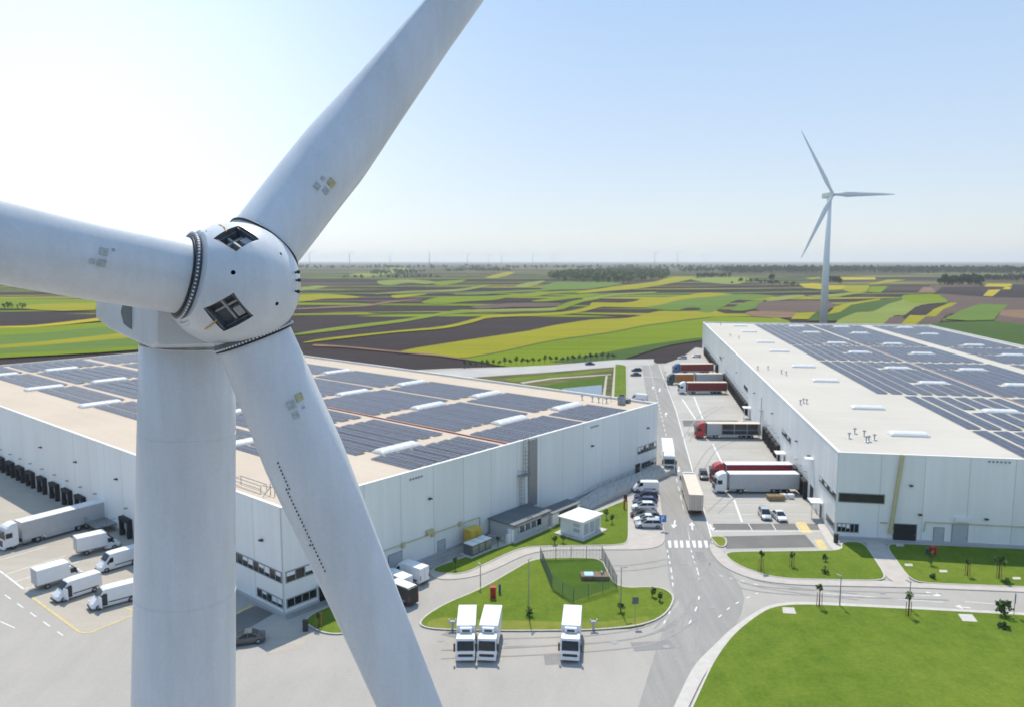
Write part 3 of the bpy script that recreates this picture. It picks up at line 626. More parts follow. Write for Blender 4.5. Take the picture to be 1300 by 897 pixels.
for x in (20,26,32): b.box(x-.3, x+.3, -.32, -.24, 3.3, 4.1)
b.build('gas_pipe', M_['pipe_y'], WL); b = MB(); fbox(b, 'y', 24.6, 26.0, 3.9, 4.6, .003, .5); b.build('wall_box', M_['pipe_y'], WL)
def lettering_row(root, face, a0, a1, z):  # small dark blocks put in for illegible sign lettering
    b = MB(); n = int((a1-a0)/.55)
    for i in range(n): fbox(b, face, a0 + i*(a1-a0)/n, a0 + i*(a1-a0)/n + .28, z, z+.28, .003, .12)
    b.build('sign_lettering', M_['frame'], root)
for a in (21.6, 68.4): lettering_row(WL, 'y', a, a+2.8, 13.0)
def wall_lamp(root, face, a, z):
    b = MB(); fbox(b, face, a-.25, a+.25, z, z+.18, .003, .5); fbox(b, face, a-.1, a+.1, z-.18, z-.002, .003, .1); b.build('wall_lamp', M_['black'], root)
for a, z in ((25.5,9.3),(68.8,9.4),(89.9,9.4)): wall_lamp(WL, 'y', a, z)
for a in (4.5, 48, 65, 82): wall_lamp(WL, 'x', a, 9.0)
for a in (44.9,57.1,63.4,69.5,75.6,82,88.3,94.1,99.9,105.9,112,118): dock(WL, a, 0.0, 3.2, 3.4)
# stair and platform between the docks
b = MB(); b.box(-3.4, -.003, 49.0, 53.6, 1.1, 1.25); b.box(-3.4, -3.3, 49.0, 53.6, 2.1, 2.16); b.box(-3.4, -.1, 49.0, 49.06, 2.1, 2.16)
for i in range(6): b.box(-3.4, -2.2, 53.6+i*.28, 53.9+i*.28, 1.05-i*.18, 1.1-i*.18)
for x, y in ((-3.38,49),(-3.38,51.3),(-3.38,53.5),(-1.7,49)): b.tube((x,y,0),(x,y,2.15),.04,n=5)
b.build('dock_stair', M_['steel'], WL)
# right warehouse openings
window(WR, 'y', .3, 7.4, 6.1, 7.7, 1, 'glassg'); window(WR, 'x', .3, 11.6, 6.2, 7.4, 6, 'glassg')
window(WR, 'y', .3, 3.7, 1.1, 2.6, 5); window(WR, 'x', .3, 5.6, 1.1, 2.4, 4)
door(WR, 'y', 9.0, 12.4, .2, 2.9, 'darkdoor'); door(WR, 'y', 15.1, 16.5, .15, 2.6); door(WR, 'y', 17.8, 20.0, .15, 3.4)
b = MB(); fbox(b, 'y', 18.0, 20.2, 3.9, 4.5, .003, .4); b.build('wall_box', M_['white'], WR)
b = MB(); b.tube((9.6,-.3,HW+.2), (8.5,-.3,2.0), .3, n=10); b.tube((8.5,-.3,2.0), (8.5,-.3,1.4), .42, n=10); b.build('vent_pipe', M_['pipe_y'], WR)
b = MB(); fbox(b, 'y', 6.9, 8.0, 2.9, 3.1, .003, .2); b.tube((13.5,-.15,1.9), (13.7,-.15,3.5), .07); b.tube((13.7,-.15,3.5), (60,-.15,3.5), .08); b.build('gas_pipe', M_['pipe_y'], WR)
for a, z in ((11.2, 9.3), (12.8, 4.6), (22.6, 4.4)): wall_lamp(WR, 'y', a, z)
lettering_row(WR, 'y', 22.3, 25.8, 13.6)
window(WR, 'x', 38.2, 48.4, 6.5, 7.8, 5, 'glassg'); window(WR, 'x', 104, 112, 6.5, 7.8, 4); window(WR, 'x', 176, 184, 6.5, 7.8, 4)
for a in (20, 32, 61, 90, 130, 170): wall_lamp(WR, 'x', a, 8.6)
for a in [22.4, 27, 31.6] + [51.5+i*4.4 for i in range(5)] + [104+i*4.5 for i in range(14)] + [190+i*4.5 for i in range(14)]: dock(WR, a, 0.0, 3.5)
for a in (9.8, 44.5, 98):
    b = MB(); fbox(b, 'x', a-1.5, a+1.5, 3.0, 3.2, .003, 2.0); b.tube((-1.8,a-1.3,0),(-1.8,a-1.3,3),.08); b.build('canopy', M_['cap'], WR); door(WR, 'x', a-.6, a+.6, 0, 2.3, 'darkdoor')
door(WR, 'x', 16.0, 18.6, 0, 3.6, 'darkdoor')
b = MB(); fbox(b, 'x', 17.0, 18.8, 8.6, 8.75, .003, 1.4); b.build('canopy', M_['cap'], WR)
b = MB()
for a0_ in (77, 84):
    b.box(-3.2, -.003, a0_, a0_+4, 1.2, 1.3); b.box(-3.2, -3.14, a0_, a0_+4, 2.2, 2.26)
    for yy in (a0_, a0_+2, a0_+3.95): b.tube((-3.15,yy,0),(-3.15,yy,2.2),.04,n=5)
b.tube((-.4,75.5,1),(-.4,75.5,10),.05); b.tube((-.4,76.1,1),(-.4,76.1,10),.05)
for i in range(26): b.tube((-.4,75.5,1+i*.35),(-.4,76.1,1+i*.35),.025,n=4)
b.box(-1.2,-.003,75,78,6.5,6.6)
b.build('dock_stair', M_['steel'], WR)

# rooflights
def make_skylight(name, label, L, Wd):
    t = thing(name, label, 'skylight')
    MB().box(-L/2, L/2, -Wd/2, Wd/2, 0, .30).build('kerb_frame', M_['cap'], t)
    b = MB(); n = 10; vs = []
    for k, x in enumerate((-L/2+.12, -L/2+.5, L/2-.5, L/2-.12)):
        s = .55 if k in (0,3) else 1.0
        for i in range(n+1):
            a = PI*i/n; vs.append((x, -math.cos(a)*(Wd/2-.1), .302 + math.sin(a)*.46*s))
    fs = [(k*(n+1)+i, (k+1)*(n+1)+i, (k+1)*(n+1)+i+1, k*(n+1)+i+1) for k in range(3) for i in range(n)]
    fs += [tuple(range(n+1)), tuple(range(4*(n+1)-1, 3*(n+1)-1, -1))]
    b.add(vs, fs, 0); b.build('dome', M_['dome'], t)
    for i in range(1, 5):
        r = MB(); x = -L/2 + L*i/5
        for j in range(6):
            a0 = PI*j/6; a1 = PI*(j+1)/6
            r.tube((x, -math.cos(a0)*(Wd/2-.08), .31+math.sin(a0)*.475), (x, -math.cos(a1)*(Wd/2-.08), .31+math.sin(a1)*.475), .03, n=4)
        r.build('rib', M_['cap'], t)
    return t
ORD = ['first','second','third','fourth','fifth','sixth','seventh','eighth','ninth','tenth']
RT = HW - .35
def rloc(fn, x, y): return fn(x, y, RT)
sk0 = make_skylight('skylight', '', 8.4, 2.6); used = False
LX = [15.5, 30.8, 60, 78.6]; LY_ = [13.2, 36.3, 62, 92.7, 125.3, 157.3]
for i, x in enumerate(LX):
    for j, y in enumerate(LY_):
        if (i, j) in ((0, 0),): continue
        lab = 'white rooflight on left warehouse, %s column from dock edge, %s from right facade' % (ORD[i], ORD[j])
        if not used: sk0.location = rloc(lw, x, y); sk0.rotation_euler.z = rzL; sk0['label'] = lab; sk0['group'] = 'rooflights on the left warehouse'; used = True
        else: dup(sk0, lab, rloc(lw, x, y), rzL)
sk1 = make_skylight('skylight', '', 6.6, 2.6); used = False
RY = [17, 42.5, 80, 107.5, 147, 177, 221, 252]; RX = [16, 42, 62, 90]
for i, x in enumerate(RX):
    for j, y in enumerate(RY):
        lab = 'white rooflight on right warehouse, %s column from dock side, %s from the front' % (ORD[i], ORD[j])
        if not used: sk1.location = rloc(rw, x, y); sk1.rotation_euler.z = rzR; sk1['label'] = lab; sk1['group'] = 'rooflights on the right warehouse'; used = True
        else: dup(sk1, lab, rloc(rw, x, y), rzR)

# solar arrays: a thing per block, a part per row
def array(fn, rz, x0, x1, y0, y1, along, holes, label, group, pitch=2.7, wd=2.1, z0=.14):
    t = thing('solar_array', label, 'solar array', fn(x0, y0, RT), rz, group)
    s0, s1, p0, p1 = (y0, y1, x0, x1) if along == 'y' else (x0, x1, y0, y1)
    n = max(1, int((p1-p0)/pitch)); pt = (p1-p0)/n
    for k in range(n):
        a = p0 + k*pt; c = a + wd
        segs = [(s0, s1)]
        for hx, hy, hwx, hwy in holes:
            hp, hs, hpw, hsw = (hx, hy, hwx, hwy) if along == 'y' else (hy, hx, hwy, hwx)
            if a < hp + hpw and c > hp - hpw:
                ns = []
                for u, v in segs:
                    if hs + hsw <= u or hs - hsw >= v: ns.append((u, v)); continue
                    if hs - hsw > u + 1: ns.append((u, hs-hsw))
                    if hs + hsw < v - 1: ns.append((hs+hsw, v))
                segs = ns
        if not segs: continue
        b = MB(); zr = z0 + .16
        for u, v in segs:
            if along == 'y':
                q = [(a-x0,u-y0,z0),(c-x0,u-y0,zr),(c-x0,v-y0,zr),(a-x0,v-y0,z0)]
            else:
                q = [(u-x0,a-y0,z0),(v-x0,a-y0,z0),(v-x0,c-y0,zr),(u-x0,c-y0,zr)]
            q = [Vector(i) for i in q]; dn = Vector((0,0,-.06))
            vs = q + [i + dn for i in q]
            b.add(vs, [(0,1,2,3)], 0); b.add(vs, [(7,6,5,4),(0,4,5,1),(1,5,6,2),(2,6,7,3),(3,7,4,0)], 1)
            # legs under the high edge
            st = 3.0; w = u + .4
            while w < v:
                if along == 'y': b.box(c-x0-.1, c-x0-.05, w-y0, w-y0+.05, 0, zr-.07, 1)
                else: b.box(w-x0, w-x0+.05, c-y0-.1, c-y0-.05, 0, zr-.07, 1)
                w += st*2
        b.build('panel_row', [M_['pv'], M_['pvframe']], t)
    return t
hl = [(x, y, 4.9, 1.6) for x in LX for y in LY_]
yb = [(1.3, 11.3), (15.0, 34.4), (38.0, 60.2), (63.8, 90.8), (94.5, 123.4), (127, 155.4), (159.2, 177)]
xb = [(13.4, 22.4), (23.6, 44.2), (46.4, 68.4), (69.8, 84.5)]
for i, (x0, x1) in enumerate(xb):
    for j, (y0, y1) in enumerate(yb):
        if i == 0 and j == 0: continue
        array(lw, rzL, x0, x1, y0, y1, 'y', hl, 'solar panel block on left warehouse, %s strip from dock edge, %s from right facade' % (ORD[i], ORD[j]), 'solar panel blocks on the left warehouse')
hr = [(x, y, 3.9 if x > 20 else 0, 2.0) for x in RX[1:] for y in RY] + [(52, y, 5, 1.0) for y in (42.5, 107.5, 177)] + [(84, y, 5, 1.2) for y in (147, 221)]
ybr = [(2.5, 22.2), (24.2, 59), (62.4, 121.5), (125, 168), (171, 262)]
xbr = [(24, 50), (51.2, 73), (78, 103.5)]
for i, (x0, x1) in enumerate(xbr):
    for j, (y0, y1) in enumerate(ybr):
        a0 = x0 if (i or j > 2) else 28.6
        if i == 0 and j == 2:
            a0 = 23.7
        array(rw, rzR, a0, x1, y0, y1, 'x' if False else 'y', hr, 'solar panel block on right warehouse, %s strip from dock side, %s from the front' % (ORD[i], ORD[j]), 'solar panel blocks on the right warehouse', 3.1, 2.4)
o = MB(); o.box(0, .22, 0, 62, .05, .22); o = o.build('cable_duct', M_['redline'], None, loc=lw(45.2, .6, RT), rz=rzL); tag(o, 'red cable duct running across the left warehouse roof', 'duct')
o = MB(); o.box(0, .2, 0, 190, .05, .22); o = o.build('cable_duct', mat('duct_rose',(.42,.30,.28),rough=.7), None, loc=rw(50.5, 2, RT), rz=rzR); tag(o, 'faded pink cable duct along the right warehouse roof between solar blocks', 'duct')
# small roof things
def roof_vent(label, loc, h=.85):
    t = thing('roof_vent', label, 'vent', loc, 0, 'small vents on the roofs')
    b = MB(); b.tube((0,0,0),(0,0,h),.11); b.build('pipe', M_['steel'], t)
    b = MB(); b.lathe([(0,.12),(.05,.3),(.16,.3),(.3,.05)], (0,0,1), (0,0,h-.05), 12); b.build('cowl', M_['frame'], t)
    b = MB(); b.box(-.35,.35,-.35,.35,0,.12); b.build('base', M_['cap'], t)
    return t
v0 = roof_vent('short roof vent beside the front rooflight of the right warehouse', rw(7.0, 10.2, RT))
n = 0
for (px, py, w) in [(1078,556,'pair near the front edge of the right warehouse'),(1085,550,'tallest beside the front rooflight on the right warehouse'),(1097,553,'middle of the cluster by the front rooflight'),(1110,558,'nearest the front rooflight, right warehouse'),(1103,560,'closest to front parapet in the cluster'),
    (1016,513,'cluster by the second rooflight of the right warehouse'),(1020,511,'second of the cluster by the second rooflight'),(1024,512,'darker one by the second rooflight of the right warehouse'),
    (992,474,'by the dock edge level with the third rooflight'),(998,476,'between the dock edge and third rooflight'),(975,469,'alone at the dock edge behind the third rooflight'),(962,469,'leftmost at the dock edge behind the third rooflight'),
    (938,430,'near the far end of the dock edge'),(927,427,'by the far dock edge, left of another vent'),(915,413,'at the far left corner of the right warehouse roof')]:
    p = at(px, py, RT); dup(v0, 'small roof vent, ' + w, p); n += 1
for (px, py, w) in [(739,507,'alone on the cream strip near the back parapet'),(752,509,'second from the left along the back parapet'),(760,510,'beside the bent pipe frame near the back parapet'),(770,511,'between pipe frame and grey unit by the far corner')]:
    dup(v0, 'roof vent on left warehouse, ' + w, at(px, py, RT))
t = thing('roof_unit', 'dark grey ventilation unit with box at the far right corner of the left warehouse roof', 'ventilation unit', at(789,513,RT), rzL)
MB().box(-.7,.7,-.6,.6,0,1.9).build('housing', M_['frame'], t, .04); b = MB(); b.lathe([(0,.5),(.1,.55),(.3,.55)], (0,0,1), (0,0,1.902), 14); b.build('fan', M_['black'], t)
MB().box(1.6,3.0,-.5,.5,0,.9).build('side_box', M_['annex'], t, .04); MB().box(.702,1.598,-.15,.15,.3,.6).build('duct', M_['steel'], t)
t = thing('pipe_frame', 'low steel pipe frame on the bare corner of the left warehouse roof', 'pipe frame', lw(2.6, 15.2, RT), rzL)
b = MB()
for y in (0, -6.5): b.tube((0,y,0),(0,y,1.0),.05); b.tube((.9,y,0),(.9,y,1.0),.05); b.tube((0,y,1.0),(.9,y,1.0),.05)
b.tube((0,0,1.0),(0,-6.5,1.0),.06); b.tube((.9,0,1.0),(.9,-6.5,1.0),.06); b.tube((.0,0,.5),(0,-6.5,.5),.05)
b.build('rail', M_['steel'], t)
b = MB(); b.tube((.4,-8.2,0),(.4,-8.2,1.6),.06); b.tube((.4,-9.2,0),(.4,-9.2,1.3),.06); b.tube((.4,-6.6,.9),(.4,-9.2,1.2),.05); b.tube((-1.0,-8.6,.1),(.4,-8.2,1.1),.05); b.build('brace', M_['steel'], t)
t = thing('pipe_frame', 'bent steel pipe frame near the far parapet of the left warehouse roof', 'pipe frame', at(765,512,RT), rzL)
b = MB(); b.tube((0,0,0),(0,0,1.1),.06); b.tube((0,0,1.1),(3.4,0,1.1),.06); b.tube((3.4,0,1.1),(3.4,0,0),.06); b.tube((3.4,0,.8),(5,0,.3),.05); b.build('rail', M_['steel'], t)

# ------------------------------------------------------------------ vehicles (x forward, ground at z=0)
def wheel(t, x, y, r=.34, wd=.24, name='wheel'):
    s = 1 if y > 0 else -1
    b = MB(); b.lathe([(-wd/2,r*.7),(-wd/2,r*.94),(-wd/2+.04,r),(wd/2-.04,r),(wd/2,r*.94),(wd/2,r*.62)], (0,1,0), (x,y,r), 18)
    o = b.build(name, M_['rubber'], t)
    b = MB(); e = s*(wd/2+.004); b.lathe([(e,r*.60),(e*.9,r*.45),(e*.85,.02)], (0,1,0), (x,y,r), 12); b.build('rim', M_['silver'], o)
    return o
def lathe_ok(): pass
def interp(pts, x):
    for (a, b_), (c, d) in zip(pts, pts[1:]):
        if x <= c: return b_ + (d-b_)*(x-a)/(c-a) if c > a else d
    return pts[-1][1]
def loft(b, st, mi=0):
    """st: list of (x, half width, z bottom, z shoulder, z top, top half width) cross sections, smooth"""
    vs = []; n = 10
    for x, hw, zb, zs, zt, tw in st:
        vs += [(x,-hw*.92,zb),(x,-hw,zb+(zs-zb)*.35),(x,-hw*.98,zs),(x,-tw,zt-.03),(x,-tw*.6,zt),(x,tw*.6,zt),(x,tw,zt-.03),(x,hw*.98,zs),(x,hw,zb+(zs-zb)*.35),(x,hw*.92,zb)]
    fs = [(k*n+i, k*n+(i+1) % n, (k+1)*n+(i+1) % n, (k+1)*n+i) for k in range(len(st)-1) for i in range(n)]
    fs += [tuple(range(n-1,-1,-1)), tuple(range((len(st)-1)*n, len(st)*n))]
    b.add(vs, fs, mi, True); return b
def finish_smooth(o, ang=35):
    me = o.data
    me.polygons.foreach_set('use_smooth', [True]*len(me.polygons))
    bm = bmesh.new(); bm.from_mesh(me); bmesh.ops.recalc_face_normals(bm, faces=bm.faces)
    for e in bm.edges: e.smooth = len(e.link_faces) == 2 and e.calc_face_angle(0) < math.radians(ang)
    bm.to_mesh(me); bm.free(); return o
def make_car(label, paint, style='hatch', L=4.3):
    t = thing('car', label, 'car'); h = L/2; W = .88
    b = MB()
    loft(b, [(-h,.72,.30,.62,.80,.70),(-h+.12,.84,.22,.66,.92,.80),(-h+.6,W,.20,.68,.98,.82),(-.3,W+.01,.20,.68,.96,.84),(h-1.35,W,.20,.66,.94,.82),(h-.9,W,.20,.62,.86,.78),(h-.35,.84,.22,.56,.74,.72),(h-.08,.74,.28,.50,.62,.62),(h,.60,.32,.46,.54,.52)])
    finish_smooth(b.build('body', M_[paint], t), 50)
    back = {'hatch': (-h+.12, -h+.75), 'wagon': (-h+.08, -h+.45), 'sedan': (-h+.75, -h+1.45), 'suv': (-h+.08, -h+.5)}[style]
    zt = 1.62 if style == 'suv' else 1.44
    pts = [(back[0], .93), (h-1.0, .90), (h-1.95, zt-.03), (back[1], zt-.03)]
    hw = lambda z: .80 if z < 1.0 else .62
    g = MB(); g.profile(pts, hw); finish_smooth(g.build('glasshouse', M_['glass'], t, .05), 40)
    r = MB(); r.profile([(back[1]-.04, zt-.05), (h-1.9, zt-.05), (h-2.15, zt+.03), (back[1]+.15, zt+.03)], lambda z: .63 if z < zt-.01 else .56)
    finish_smooth(r.build('roof', M_[paint], t, .02))
    p = MB()
    for s in (-1, 1):
        for xa, xb in ((back[1], back[0]), (h-1.95, h-1.02), ((back[1]+h-1.95)/2+.05, (back[1]+h-1.9)/2+.1)):
            p.tube((xa, s*.63, zt-.04), (xb, s*.805, .93), .045, n=5)
        p.tube((back[1], s*.64, zt-.02), (h-1.95, s*.64, zt-.02), .04, n=5)
    p.build('pillars', M_[paint], t)
    for s in (-1, 1):
        b = MB(); b.box(h-.30, h-.05, s*.50-.12, s*.50+.12, .52, .64); b.build('headlight', M_['lamp'], t, .02)
        b = MB(); b.box(-h-.01, -h+.12, s*.62-.1, s*.62+.1, .62, .84); b.build('tail_light', M_['tail'], t, .02)
        b = MB(); b.box(h-1.35, h-1.18, s*.98-.08, s*.98+.08, .88, 1.0); b.build('mirror', M_[paint], t, .02)
        for x in (-h+.78, h-.82): wheel(t, x, s*.80, .33, .22)
    b = MB(); b.box(h-.12, h+.02, -.45, .45, .28, .42); b.build('grille', M_['black'], t)
    return t
def make_van(label, paint='white', L=5.9, hgt=2.55, open_door=False):
    t = thing('van', label, 'van'); h = L/2; W = .98
    b = MB(); loft(b, [(-h,.93,.35,1.4,hgt-.05,.84),(-h+.1,.98,.28,1.5,hgt,.88),(0,1.0,.26,1.5,hgt+.02,.88),(h-1.75,1.0,.26,1.45,hgt-.02,.86),(h-1.6,1.0,.26,1.42,hgt-.12,.85),(h-.95,.98,.26,1.20,1.62,.78),(h-.55,.96,.28,.98,1.20,.74),(h-.1,.88,.32,.72,.86,.68),(h,.78,.36,.6,.7,.6)])
    finish_smooth(b.build('body', M_[paint], t), 40)
    g = MB(); g.add([(h-.93,-.74,1.62),(h-.93,.74,1.62),(h-1.56,.80,hgt-.16),(h-1.56,-.80,hgt-.16),(h-.88,-.74,1.66),(h-.88,.74,1.66),(h-1.52,.80,hgt-.11),(h-1.52,-.80,hgt-.11)], [(4,5,6,7),(0,3,2,1),(0,1,5,4),(2,3,7,6),(0,4,7,3),(1,2,6,5)]); g.build('windscreen', M_['glass'], t)
    for s in (-1, 1):
        g = MB(); y = s*.985
        g.add([(h-1.0,y,1.28),(h-1.95,y,1.34),(h-1.95,y*.96,2.0),(h-1.55,y*.95,2.0),(h-1.0,y*1.02,1.28),(h-1.95,y*1.02,1.34),(h-1.95,y*.985,2.0),(h-1.55,y*.975,2.0)], [(4,5,6,7),(3,2,1,0),(0,1,5,4),(1,2,6,5),(2,3,7,6),(3,0,4,7)]); g.build('side_window', M_['glass'], t)
        b = MB(); b.box(h-1.25, h-1.05, s*1.16-.09, s*1.16+.09, 1.22, 1.6); b.build('mirror', M_['black'], t, .02)
        b = MB(); b.box(h-.5, h-.12, s*.74-.12, s*.74+.12, .76, 1.0); b.build('headlight', M_['lamp'], t, .03)
        b = MB(); b.box(-h-.02, -h+.08, s*.84-.07, s*.84+.07, .9, 1.5); b.build('tail_light', M_['tail'], t)
        for x in (-h+1.05, h-.95): wheel(t, x, s*.90, .36, .25)
    b = MB(); b.box(h-.25, h+.06, -.84, .84, .28, .56); b.build('bumper', M_['black'], t, .04)
    b = MB(); b.box(-h-.05, -h+.1, -.9, .9, .28, .5); b.build('bumper', M_['black'], t, .03)
    b = MB(); b.box(-h-.006, -h+.02, -.012, .012, .5, hgt-.2); b.build('door_seam', M_['black'], t)
    b = MB()
    for s in (-1, 1): b.box(-h+.5, h-2.1, s*1.0-.012, s*1.0+.012, .72, .86)
    b.build('side_trim', M_['black'] if paint == 'white' else M_['frame'], t)
    if open_door:
        b = MB(); b.box(h-2.0, h-1.2, .99, 1.01, .45, 1.9); b.build('door_opening', M_['black'], t)
        b = MB(); b.box(-.45, .45, -.03, .03, 0, 1.5); d = b.build('door', M_[paint], t, .02); d.location = (h-1.05, 1.35, .42); d.rotation_euler.z = PI/2 + .25
    return t
def make_box_van(label, L=6.2):
    t = thing('box_van', label, 'van'); h = L/2
    b = MB(); loft(b, [(h-2.3,.98,.35,1.4,2.2,.84),(h-1.7,1.0,.26,1.42,2.25,.82),(h-.95,.98,.26,1.20,1.62,.78),(h-.55,.96,.28,.98,1.20,.74),(h-.1,.88,.32,.72,.86,.68),(h,.78,.36,.6,.7,.6)])
    finish_smooth(b.build('cab', M_['white'], t), 40)
    g = MB(); g.add([(h-.93,-.74,1.62),(h-.93,.74,1.62),(h-1.64,.78,2.2),(h-1.64,-.78,2.2),(h-.88,-.74,1.66),(h-.88,.74,1.66),(h-1.6,.78,2.25),(h-1.6,-.78,2.25)], [(4,5,6,7),(0,3,2,1),(0,1,5,4),(2,3,7,6),(0,4,7,3),(1,2,6,5)]); g.build('windscreen', M_['glass'], t)
    b = MB(); b.box(-h, h-2.0, -1.1, 1.1, .75, 3.0); b.build('box_body', M_['white'], t, .04)
    b = MB(); b.box(-h-.03, -h-.003, -1.0, 1.0, .85, 2.9); b.build('rear_door', M_['lgrey'], t)
    b = MB(); b.box(-h, h-2.0, -1.11, -1.10, .76, .9); b.box(-h, h-2.0, 1.10, 1.11, .76, .9); b.build('side_rail', M_['frame'], t)
    b = MB(); b.box(-h+.1, h-1.5, -.4, .4, .45, .74); b.build('chassis', M_['black'], t)
    for s in (-1, 1):
        g = MB(); y = s*.985; g.box(h-1.85, h-1.1, min(y, y*1.03), max(y, y*1.03), 1.3, 1.95); g.build('side_window', M_['glass'], t)
        b = MB(); b.box(h-.5, h-.12, s*.74-.12, s*.74+.12, .76, 1.0); b.build('headlight', M_['lamp'], t, .03)
        b = MB(); b.box(h-1.25, h-1.05, s*1.2-.09, s*1.2+.09, 1.22, 1.6); b.build('mirror', M_['black'], t, .02)
        for x in (-h+1.3, h-.95): wheel(t, x, s*.90, .36, .25)
    b = MB(); b.box(h-.25, h+.06, -.84, .84, .28, .56); b.build('bumper', M_['black'], t, .04)
    return t
def cab(t, xf, paint, hgt=3.65, defl=True, blen=2.2):
    """tractor cab whose front is at x=xf"""
    low = hgt < 3; zb, zt = (1.42, hgt-.32) if low else (1.98, hgt-.78)
    b = MB(); pts = ([(xf,.55),(xf+.02,1.1),(xf-.05,1.38),(xf-.42,hgt-.26),(xf-.55,hgt-.08),(xf-.8,hgt)] if low else [(xf,.55),(xf+.02,1.3),(xf-.06,1.95),(xf-.35,hgt-.7),(xf-.6,hgt-.15),(xf-.9,hgt)]) + [(xf-blen,hgt),(xf-blen,.8),(xf-1.9,.55)]
    b.profile(pts, lambda z: 1.22 if z < 2.6 else 1.16); finish_smooth(b.build('cab', M_[paint], t, .07), 30)
    g = MB(); x0, x1 = (xf-.055, xf-.40) if low else (xf-.055, xf-.33)
    g.add([(x0+.01,-1.08,zb),(x0+.01,1.08,zb),(x1+.01,1.05,zt),(x1+.01,-1.05,zt),(x0-.1,-1.08,zb),(x0-.1,1.08,zb),(x1-.1,1.05,zt),(x1-.1,-1.05,zt)], [(0,1,2,3),(7,6,5,4),(4,5,1,0),(6,7,3,2),(4,0,3,7),(1,5,6,2)])
    for v in range(len(g.v)): g.v[v] = (g.v[v][0] + .02, g.v[v][1], g.v[v][2])
    g.build('windscreen', M_['glass'], t)
    if not low: b = MB(); b.box(xf-.3, xf+.25, -1.1, 1.1, hgt-.72, hgt-.6); b.build('sun_visor', M_['black'], t, .02)
    b = MB(); b.box(xf-.05, xf+.06, -.95, .95, .75, 1.05 if low else 1.65); b.build('grille', M_['black'], t, .02)
    b = MB(); b.box(xf-.35, xf+.14, -1.2, 1.2, .32, .72); b.build('bumper', M_[paint], t, .05)
    for s in (-1, 1):
        g = MB(); g.box(xf-1.35, xf-.42, s*1.225-.012, s*1.225+.012, zb-.05, zt+(0 if low else -.2)); g.build('side_window', M_['glass'], t)
        b = MB(); b.box(xf-.15, xf-.02, s*1.42-.12, s*1.42+.12, zb-.1, zt-.1); b.build('mirror', M_['black'], t, .03)
        b = MB(); b.box(xf+.08, xf+.16, s*.92-.18, s*.92+.18, .55, .78); b.build('headlight', M_['lamp'], t, .02)
        b = MB(); b.box(xf-1.0, xf-.3, s*1.2-.1, s*1.2+.06, .5, .56); b.build('step', M_['black'], t)
    if defl:
        b = MB(); b.profile([(xf-.75,hgt+.002),(xf-blen,hgt+.002),(xf-blen,hgt+.38),(xf-1.5,hgt+.32)], lambda z: 1.05); b.build('wind_deflector', M_[paint], t, .05)
def trailer(t, x0, x1, side, roof='white', z0=1.12, z1=3.95, open_side=False, rear='white', curtain=None):
    """x0 rear, x1 front"""
    W = 1.25
    if not open_side:
        b = MB(); b.box(x0+.06, x1-.06, -W+.03, W-.03, z0+.02, z1-.12); b.build('curtain' if curtain else 'trailer_side', M_[side], t)
        if curtain:
            b = MB(); x = x0+.5
            while x < x1-.3:
                for s in (-1, 1): b.box(x, x+.05, s*(W-.03)-.008, s*(W-.03)+.008, z0-.1, z1-.2)
                x += .62
            b.build('buckle_straps', M_['black' if side not in ('lgrey','gcurt') else 'frame'], t)
    else:
        b = MB(); b.box(x0+.06, x1-.06, -W+.04, -W+.10, z0+.02, z1-.12); b.box(x0+.06, x1-.06, -W+.12, W-.05, z0+.1, z0+.14); b.build('trailer_side', M_['annex'], t)
        b = MB(); b.box(x1-3.6, x1-.08, W-.14, W-.02, z0+.02, z1-.12); b.build('curtain', M_['gcurt'], t)
        b = MB(); b.box(x1-3.0, x1-.1, -W+.16, -W+.24, z0+.15, z1-.3); b.build('curtain', M_['gcurt'], t)
        b = MB()
        for i in range(4):
            x = x0+.2 + i*(x1-x0-4)/3; b.box(x, x+.12, W-.12, W-.03, z0+.1, z1-.14)
        b.box(x0+.1, x1-3.7, W-.08, W-.04, z0+1.1, z0+1.2)
        b.build('stanchion', M_['lgrey'], t)
    b = MB(); b.box(x0, x1, -W, W, z1-.118, z1); b.build('roof', M_[roof], t, .03)
    b = MB()
    for x in (x0, x1-.08): b.box(x, x+.08, -W, -W+.12, z0, z1-.12); b.box(x, x+.08, W-.12, W, z0, z1-.12)
    b.box(x0, x1, -W, -W+.06, z0-.16, z0+.018); b.box(x0, x1, W-.06, W, z0-.16, z0+.018)
    b.build('frame', M_['lgrey'], t)
    b = MB(); b.box(x0-.03, x0-.002, -W+.05, -.02, z0, z1-.14); b.box(x0-.03, x0-.002, .02, W-.05, z0, z1-.14); d = b.build('rear_door', M_[rear], t)
    b = MB()
    for y in (-.7,-.35,.35,.7): b.tube((x0-.05,y,z0+.05),(x0-.05,y,z1-.2),.025,n=5)
    b.build('lock_bar', M_['steel'], d)
    b = MB(); b.box(x0+.3, x1-1.0, -.5, .5, .85, z0-.002); b.box(x0, x0+.12, -1.15, 1.15, .45, .62); b.build('chassis', M_['black'], t)
    for s in (-1, 1):
        b = MB(); b.box(x0-.04, x0-.003, s*1.0-.18, s*1.0+.18, .75, .92); b.build('tail_light', M_['tail'], t)
        for k in range(3): wheel(t, x0+2.2+k*1.32, s*1.0, .5, .38)
        b = MB(); b.box(x1-3.0, x1-2.85, s*.8-.08, s*.8+.08, .15, 1.0); b.build('landing_leg', M_['steel'], t)
        b = MB(); b.box(x0+5.6, x1-3.3, s*1.18-.02, s*1.18+.02, .45, .95); b.build('side_guard', M_['lgrey'], t)
